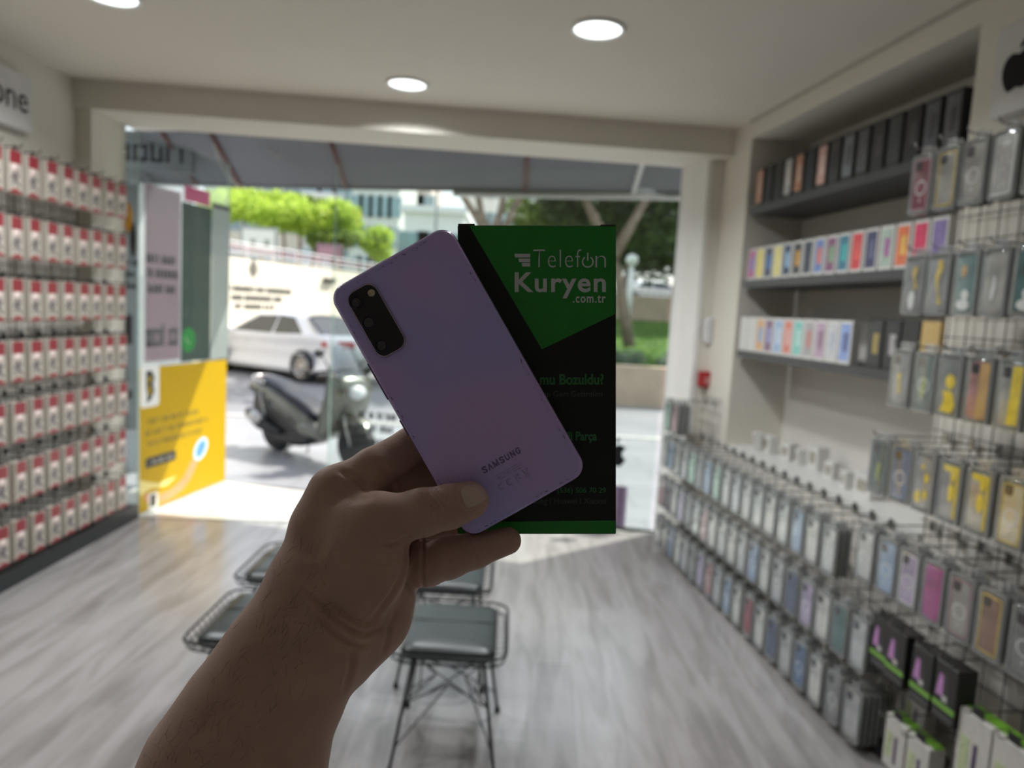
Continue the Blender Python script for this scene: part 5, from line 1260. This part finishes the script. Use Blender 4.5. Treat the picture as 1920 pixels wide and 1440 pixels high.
building('beige rounded-front house seen between the tree branches', 960, 1030, 388, 60, (.66, .55, .40), 3, 3, 4.0, 2.9, 1.3, 1.4, (.14, .2, .42), 6)
building('pale distant block glimpsed behind the branches', 866, 955, 330, 75, (.70, .70, .68), 4, 5, 4.0, 3.0, 1.4, 1.5, (.3, .38, .42), 7)
q = at_y(817, 430, 26); tag(MB().tube([(q.x, q.y, RD), (q.x, q.y, 7.5)], .05, 8).build('street_pole', mat('pole_grey', (.25, .26, .26), rough=.5)), 'thin grey street pole beside the low white building', 'pole')

# ---- planted island on the other side
PL0 = 14.2
tanst = mat('planter_stone', (.44, .34, .25), rough=.85, noise=.1, scale=2.5)
struct('kerb_planter', MB().box(-2.2, PL0, RD - .1, 12, PL0 + .35, .62), tanst)
struct('lawn_bank', MB().prism([(-2.2, PL0 + .35, -.2), (-2.2, 25, -.2), (-2.2, 25, 1.5), (-2.2, PL0 + .35, .52)], (14.2, 0, 0)), mat('lawn_soil', (.06, .13, .02), rough=.9, noise=.5, scale=1.2))
mb = MB(); rng = random.Random(5)
for i in range(16000):
    x, y = rng.uniform(-.5, 8), PL0 + .4 + rng.random() ** 1.3 * 10; z = .52 + (y - PL0 - .35) * .094; h_ = rng.uniform(.05, .13); a = rng.random() * 6.3; dx, dy = .012 * math.cos(a), .012 * math.sin(a)
    mb.add([(x - dx, y - dy, z - .01), (x + dx, y + dy, z - .01), (x + rng.gauss(0, .03), y + rng.gauss(0, .03), z + h_)], [(0, 1, 2)])
tag(mb.build('grass', leafmat('leaf_grass', (.07, .16, .02), (.20, .33, .05))), 'mown grass on the bank behind the tan planter kerb', 'grass', kind='stuff')
mb = MB(); rng = random.Random(15); gcv = leafmat('leaf_silver', (.10, .15, .11), (.24, .30, .22))
for i in range(46):
    leaves(mb, Vector((rng.uniform(-.3, 7), PL0 + .9 + rng.gauss(0, .18), .72)), (.28, .25, .17), 60, .06, rng)
tag(mb.build('undergrowth', gcv), 'grey-green ground cover along the planter kerb', 'ground cover', kind='stuff')
struct('wall_park', MB().box(-2.2, 25, 0, 14, 25.35, 2.36), mat('park_stone', (.46, .35, .26), rough=.85, noise=.1, scale=2))
struct('park_ground', MB().box(-1.2, 25.35, -.1, 40, 70, 2.2), mat('park_soil', (.25, .23, .2), rough=.9))
fc = thing('park_fence', 'thin dark fence of upright bars on the park wall', 'fence', (-2, 25.2, 2.36)); fm_ = mat('fence_dark', (.10, .10, .10), rough=.5, noise=0)
for z in (.10, .85): MB().tube([(0, 0, z), (13, 0, z)], .02, 5).build('fence_rail', fm_, fc)
for k in range(60): MB().tube([(k * .22, 0, 0), (k * .22, 0, .92)], .011, 5).build('fence_bar', fm_, fc)
q = at_y(1183, 520, 23.5); t = thing('bollard_lamp', 'slim white lamp post standing before the park wall', 'lamp post', (q.x, q.y, 1.3))
z_ = at_y(1183, 482, 23.5).z - 1.3; MB().tube([(0, 0, 0), (0, 0, z_ - .3)], .09, 10).build('post', mat('post_white', (.8, .8, .78), rough=.4, noise=0), t); MB().ball((0, 0, z_ - .1), .20, 14, 10).build('globe', mat('globe_white', (.85, .85, .82), rough=.2, noise=0), t)
# trees of the island
def br(*pts, y=15.5): return [at_y(x, yy, y + i * .12) for i, (x, yy) in enumerate(pts)]
t1 = [br((930, 640), (925, 520), (915, 440)), br((915, 440), (885, 395), (852, 345)), br((915, 440), (902, 400), (893, 345)), br((920, 450), (938, 400), (950, 340)), br((925, 470), (955, 410), (990, 335))]
c = at_y(930, 270, 16); tree('branching tree with a fanned trunk above the green box', c, (2.6, 2.0, 1.0), 5000, .12, mid, 91, t1, base=.9, tr=.10)
t2 = [br((1180, 650), (1160, 520), (1150, 480), y=17), br((1150, 480), (1185, 420), (1225, 350), y=17), br((1150, 480), (1120, 420), (1085, 350), y=17), br((1100, 700), (1085, 480), (1075, 350), y=18)]
c = at_y(1150, 300, 18); tree('thick leaning tree trunk with dark crown behind the right edge of the box'.replace('right edge', 'outer edge'), c, (4.0, 2.0, 1.5), 9000, .12, deep, 92, t2, base=.9, tr=.15, extra=((at_y(1090, 390, 18), (1.0, .8, .5), 900), (at_y(1230, 410, 18), (1.2, .8, .9), 1600)))
for i, (px, py, y, r, m, lb) in enumerate(((1060, 400, 27, (2.2, 1.5, 1.6), mid, 'sunlit green tree beyond the fence, between the trunks'), (1180, 400, 29, (2.8, 1.5, 2.2), deep, 'dark evergreen filling the view beyond the fence'), (1270, 430, 27, (2.6, 1.5, 2.4), deep, 'dark shaded tree beside the white door frame'), (1120, 470, 33, (3.5, 1.5, 1.3), deep, 'shadowy shrubbery low behind the park fence'), (1340, 400, 24, (2.8, 1.5, 2.6), deep, 'dark tree hidden mostly by the white door frame'))):
    tree(lb, at_y(px, py, y), r, 7000, .16, m, 100 + i, base=2.1, name='tree' if i != 3 else 'shrub')

# ---- parked car
def slab_xz(poly, layers):
    """outline in x-z, layers (inset, y)"""
    s = slab(poly, [(i, -y) for i, y in layers]); m = Matrix.Rotation(PI / 2, 4, 'X'); o = MB(); o.add([m @ Vector(v) for v in s.v], s.f); o.sm = s.sm; return o
def smooth_poly(pts, k=3):
    for _ in range(k):
        q = []
        for i in range(len(pts)):
            a, b = Vector(pts[i]), Vector(pts[(i + 1) % len(pts)]); q += [tuple(a.lerp(b, .25)), tuple(a.lerp(b, .75))]
        pts = q
    return pts
def wheel(par, x, y, r, wd_, tyre, rimm, spokes=10):
    s = 1 if y > 0 else -1; M_ = Matrix.Translation((x, y, r)) @ Matrix.Rotation(-s * PI / 2, 4, 'X')
    t = MB().lathe([(r * .64, -wd_ / 2), (r * .94, -wd_ / 2), (r, -wd_ * .3), (r, wd_ * .3), (r * .95, wd_ / 2), (r * .66, wd_ / 2), (r * .62, wd_ * .3)], 32, M_).build('wheel', tyre, par)
    mb = MB(); mb.lathe([(r * .68, wd_ * .30), (r * .68, wd_ * .52), (r * .62, wd_ * .54), (r * .61, wd_ * .35)], 32, M_); mb.lathe([(r * .15, wd_ * .3), (r * .15, wd_ * .52), (.005, wd_ * .55)], 16, M_)
    for k in range(spokes):
        R_ = M_ @ Matrix.Rotation(2 * PI * k / spokes, 4, 'Z')
        mb.add([R_ @ Vector(v) for v in ((r * .1, -r * .035, wd_ * .50), (r * .64, -r * .075, wd_ * .46), (r * .64, -r * .02, wd_ * .46), (r * .1, 0, wd_ * .50), (r * .64, r * .02, wd_ * .46), (r * .64, r * .075, wd_ * .46), (r * .1, r * .035, wd_ * .50))], [(0, 1, 2, 3), (3, 4, 5, 6)])
    mb.build('rim', rimm, t); MB().lathe([(r * .61, wd_ * .1), (r * .61, wd_ * .30), (.01, wd_ * .30)], 24, M_).build('brake_disc', mat('brake', (.06, .05, .05), rough=.5, noise=0), t)
def make_car():
    e = thing('parked_car', 'x', 'car')
    paint = mat('car_paint', (.74, .73, .74), rough=.22, noise=0, coat=.8, spec=.5); tyre = mat('tyre', (.018, .018, .02), rough=.7, noise=.1); rimm = mat('car_rim', (.55, .52, .50), rough=.25, metal=.8, noise=0); glass = mat('car_glass', (.035, .04, .038), rough=.05, noise=0, spec=.8); dark = mat('car_trim', (.02, .02, .022), rough=.5, noise=0)
    low = [(-2.32, .42), (-2.36, .62), (-2.33, .86), (-2.24, 1.02), (-1.7, 1.06), (-.6, 1.0), (1.1, .96), (1.9, .86), (2.28, .72), (2.36, .50), (2.30, .26), (1.8, .2), (-1.9, .2), (-2.25, .26)]
    slab_xz(smooth_poly(low, 2), [(.30, -.80), (.12, -.88), (.0, -.905), (0, -.6), (0, .6), (.0, .905), (.12, .88), (.30, .80)]).build('car_body', paint, e)
    # cabin: white frustum, glass panels laid on it
    zb, zt = .95, 1.42; B_ = [(-1.95, .80), (1.20, .80)]; T_ = [(-1.15, .58), (.35, .58)]
    def cab(u, v, s, o=0): xb = B_[0][0] + (B_[1][0] - B_[0][0]) * u; xt = T_[0][0] + (T_[1][0] - T_[0][0]) * u; return Vector((xb + (xt - xb) * v, s * (.80 + (.58 - .80) * v + o), zb + (zt - zb) * (v + .10 * math.sin(PI * u) * v)))
    mb = MB(); N = 10; vs = []
    for i in range(N + 1):
        u = i / N
        for (v, s) in ((0, 1), (.6, 1), (.93, 1), (1.04, .6), (1.07, 0), (1.04, -.6), (.93, -1), (.6, -1), (0, -1)):
            if abs(s) == 1: vs.append(cab(u, v, s))
            else: q = cab(u, 1, 1); vs.append(Vector((q.x, q.y * s, zt + (q.z - zt) + .02 * (1 - abs(s)) + .01)))
    mb.add(vs, [(i * 9 + k, i * 9 + k + 1, (i + 1) * 9 + k + 1, (i + 1) * 9 + k) for i in range(N) for k in range(8)] + [tuple(range(9)), tuple(N * 9 + k for k in range(9))[::-1]], True)
    mb.build('cabin', paint, e)
    for s in (1, -1):
        for (u0, u1) in ((.13, .505), (.53, .965)):
            q = [cab(u0 + (.05 if u0 < .3 else 0), .10, s, .008), cab(u1, .10, s, .008), cab(u1 - (.06 if u1 > .8 else 0), .88, s, .008), cab(u0 + (.10 if u0 < .3 else 0), .86, s, .008)]
            MB().add(q + [p - Vector((0, s * .02, 0)) for p in q], [(0, 1, 2, 3), (4, 7, 6, 5), (0, 4, 5, 1), (1, 5, 6, 2), (2, 6, 7, 3), (3, 7, 4, 0)]).build('side_window', glass, e)
        MB().bbox(-1.5, s * .90 - .012, .60, 1.6, s * .90 + .012, .625, .004).build('side_crease', paint, e)
        for x in (-1.42, 1.42): MB().lathe([(.37, -.012), (.37, .012)], 28, Matrix.Translation((x, s * .885, .34)) @ Matrix.Rotation(PI / 2, 4, 'X')).build('wheel_arch', dark, e)
        for x in (.55, -.45): MB().bbox(x - .1, s * .915 - .012, .78, x + .08, s * .915 + .012, .805, .004).build('door_handle', paint, e)
        MB().bbox(.88, s * .98 - .09, .96, 1.05, s * .98 + .09, 1.08, .02).build('mirror', paint, e)
        for x in (-1.42, 1.42): wheel(e, x, s * .80, .33, .22, tyre, rimm)
        q = [(-2.30, s * .86, .80), (-2.02, s * .915, .82), (-2.05, s * .915, .92), (-2.30, s * .84, .93)]
        MB().prism([Vector(v) for v in ([(-2.40, s * .30, .80), (-2.31, s * .84, .79), (-2.02, s * .925, .83), (-2.06, s * .915, .92), (-2.27, s * .85, .94), (-2.37, s * .30, .93)])], (.02, -s * .015, 0)).build('tail_light', mat('car_red', (.42, .005, .012), rough=.15, noise=0), e)
        MB().prism([Vector(v) for v in ([(2.32, s * .45, .66), (2.2, s * .82, .66), (2.0, s * .92, .72), (2.22, s * .80, .78), (2.33, s * .45, .76)])], (.02, s * .01, 0)).build('head_light', mat('lamp_clear', (.6, .62, .65), rough=.1, noise=0), e)
    def ends(u, name):
        q = [cab(u, .10, .86), cab(u, .10, -.86), cab(u, .90, -.86), cab(u, .90, .86)]; d = Vector((-.02 if u < .5 else .02, 0, .012))
        MB().prism([p + d * .2 for p in q], d).build(name, glass, e)
    ends(0, 'rear_window'); ends(1, 'windscreen')
    MB().bbox(-2.39, -.26, .52, -2.35, .26, .63, .006).build('number_plate', mat('plate', (.7, .7, .68), rough=.4, noise=0), e); MB().bbox(-2.37, -.7, .26, -2.30, .7, .36, .02).build('bumper_trim', dark, e)
    return e
car = make_car(); car['label'] = 'pearl white saloon car parked across the road, its red tail light showing'
dvec = Vector((-.85, .53, 0)).normalized(); rz = math.atan2(dvec.y, dvec.x)
rw = at_z(565, 717, RD); cen = rw - Vector((dvec.x * -1.42, dvec.y * -1.42, 0)); side = Vector((-dvec.y, dvec.x, 0))      # +Y local = driver's side away from us?
cen = cen + (-side if side.y < 0 else side) * .88
car.location = (cen.x, cen.y, RD); car.rotation_euler = (0, 0, rz)
c2 = copy_tree(car); q = at_y(1225, 560, 40); c2.location = (q.x, q.y, 2.2); c2.rotation_euler = (0, 0, .2); c2['label'] = 'distant white car glimpsed above the park wall behind the fence'

# ---- scooter
def make_scooter():
    e = thing('motor_scooter', 'grey-green motor scooter with a dark seat parked on the pavement behind the glass', 'scooter')
    tyre = mat('tyre', (.018, .018, .02)); shell = mat('scooter_shell', (.125, .13, .11), rough=.26, metal=.45, noise=.04, coat=.6); blk_ = mat('scooter_black', (.014, .014, .015), rough=.45, noise=.1); seatm = mat('scooter_seat', (.014, .018, .028), rough=.6, noise=.1); silver = mat('scooter_silver', (.45, .44, .43), rough=.25, metal=.8, noise=0)
    wheel(e, 0, .001, .30, .15, tyre, mat('scooter_rim', (.16, .15, .15), rough=.3, metal=.6, noise=0), 5); wheel(e, 1.40, .001, .265, .12, tyre, _M['scooter_rim'], 5)
    tail = [(-.44, .78), (-.30, .69), (-.02, .62), (.28, .50), (.58, .34), (.95, .28), (.92, .40), (.72, .52), (.45, .62), (.10, .74), (-.28, .83)]
    slab_xz(smooth_poly(tail, 2), [(.10, -.15), (.02, -.19), (0, -.12), (0, .12), (.02, .19), (.10, .15)]).build('side_panel', shell, e)
    seat = [(-.26, .80), (-.05, .76), (.25, .66), (.70, .48), (.86, .50), (.80, .60), (.50, .71), (.30, .75), (.15, .82), (-.10, .87), (-.26, .88)]
    slab_xz(smooth_poly(seat, 2), [(.06, -.15), (.0, -.11), (0, .11), (.06, .15)]).build('seat', seatm, e)
    mb = MB(); mb.tube([(-.10, -.17, .82), (-.32, -.17, .85), (-.42, -.10, .87), (-.44, 0, .87), (-.42, .10, .87), (-.32, .17, .85), (-.10, .17, .82)], .016, 8); mb.build('grab_rail', silver, e)
    MB().bbox(-.45, -.09, .73, -.37, .09, .81, .02).build('tail_lamp', mat('scooter_red', (.35, .02, .02), rough=.2, noise=0), e)
    fd_ = [(-.36, .78), (-.44, .62), (-.48, .44), (-.40, .36), (-.28, .55), (-.10, .66)]
    slab_xz(fd_, [(0, -.07), (0, .07)]).build('rear_mudguard', blk_, e)
    eng = [(-.12, .30), (.0, .16), (.30, .12), (.70, .16), (.85, .28), (.60, .42), (.25, .56), (-.05, .60), (-.20, .52)]
    slab_xz(smooth_poly(eng, 2), [(.05, -.17), (0, -.12), (0, .12), (.05, .17)]).build('engine', blk_, e)
    ex = MB(); ex.tube([(.30, -.20, .28), (.10, -.22, .30), (-.05, -.23, .34), (-.24, -.24, .44), (-.30, -.24, .465)], [.03, .055, .075, .075, .05], 12); xx = ex.build('exhaust', blk_, e)
    MB().tube([(-.02, -.235, .36), (-.20, -.245, .435)], .081, 12).build('heat_shield', silver, xx)
    for s in (1, -1):
        sp_ = MB(); sp_.tube([(-.02, s * .17, .30), (-.16, s * .17, .70)], .016, 6)
        pts = [Vector((-.02, s * .17, .32)).lerp(Vector((-.13, s * .17, .62)), k / 40) + Vector((.030 * math.cos(k * .94), .030 * math.sin(k * .94), 0)) for k in range(41)]; sp_.tube(pts, .006, 5); sp_.build('shock_absorber', silver, e)
    floor_ = [(.55, .30), (1.02, .28), (1.12, .36), (1.02, .42), (.60, .46)]
    slab_xz(smooth_poly(floor_, 2), [(.03, -.20), (0, -.16), (0, .16), (.03, .20)]).build('footboard', shell, e)
    fr_ = [(.98, .30), (1.12, .34), (1.30, .62), (1.40, .90), (1.30, 1.06), (1.16, 1.04), (1.12, .80), (1.00, .50)]
    slab_xz(smooth_poly(fr_, 2), [(.10, -.20), (.02, -.24), (0, -.12), (0, .12), (.02, .24), (.10, .20)]).build('front_fairing', shell, e)
    fm2 = [(1.12, .44), (1.24, .60), (1.44, .62), (1.62, .48), (1.58, .42), (1.40, .54), (1.24, .50)]
    slab_xz(smooth_poly(fm2, 2), [(.02, -.07), (0, -.05), (0, .05), (.02, .07)]).build('front_mudguard', shell, e)
    fk = MB(); [fk.tube([(1.22, s * .08, .72), (1.40, s * .08, .27)], .02, 8) for s in (1, -1)]; fk.build('front_fork', silver, e)
    hb = MB(); hb.tube([(1.06, -.34, 1.06), (1.16, -.22, 1.08), (1.20, 0, 1.04), (1.16, .22, 1.08), (1.06, .34, 1.06)], .016, 8); h = hb.build('handlebar', blk_, e)
    for s in (1, -1):
        MB().tube([(1.06, s * .34, 1.06), (1.00, s * .42, 1.05)], .02, 8).build('grip', blk_, h)
        m_ = MB(); m_.tube([(1.16, s * .20, 1.09), (1.16, s * .30, 1.24)], .008, 6); m_.ball((1.15, s * .34, 1.28), (.02, .07, .05)); m_.build('mirror', blk_, h)
    ws = MB(); vs = []
    for i in range(7):
        for j in range(7):
            u, v = i / 6 * 2 - 1, j / 6; vs.append((1.34 - .20 * v - .05 * u * u, u * .20 * (1 - .25 * v), 1.02 + .34 * v))
    ws.add(vs, [(i * 7 + j, i * 7 + j + 1, (i + 1) * 7 + j + 1, (i + 1) * 7 + j) for i in range(6) for j in range(6)], True); ws.build('windshield', glass_mat('smoked_glass', (.5, .53, .55), .12, .05), e)
    MB().ball((1.39, 0, .86), (.05, .12, .08)).build('head_light', mat('lamp_clear', (.6, .62, .65)), e)
    st = MB(); [st.tube([(.42, s * .10, .24), (.34, s * .17, .02), (.30, s * .17, .012)], .013, 6) for s in (1, -1)]; st.build('centre_stand', silver, e)
    return e
sc = make_scooter(); q = at_z(524, 843, SW); d = Vector((.80, -.60)); sc.scale = (.94,) * 3; sc.location = (q.x, q.y, SW); sc.rotation_euler = (0, 0, math.atan2(d.y, d.x))
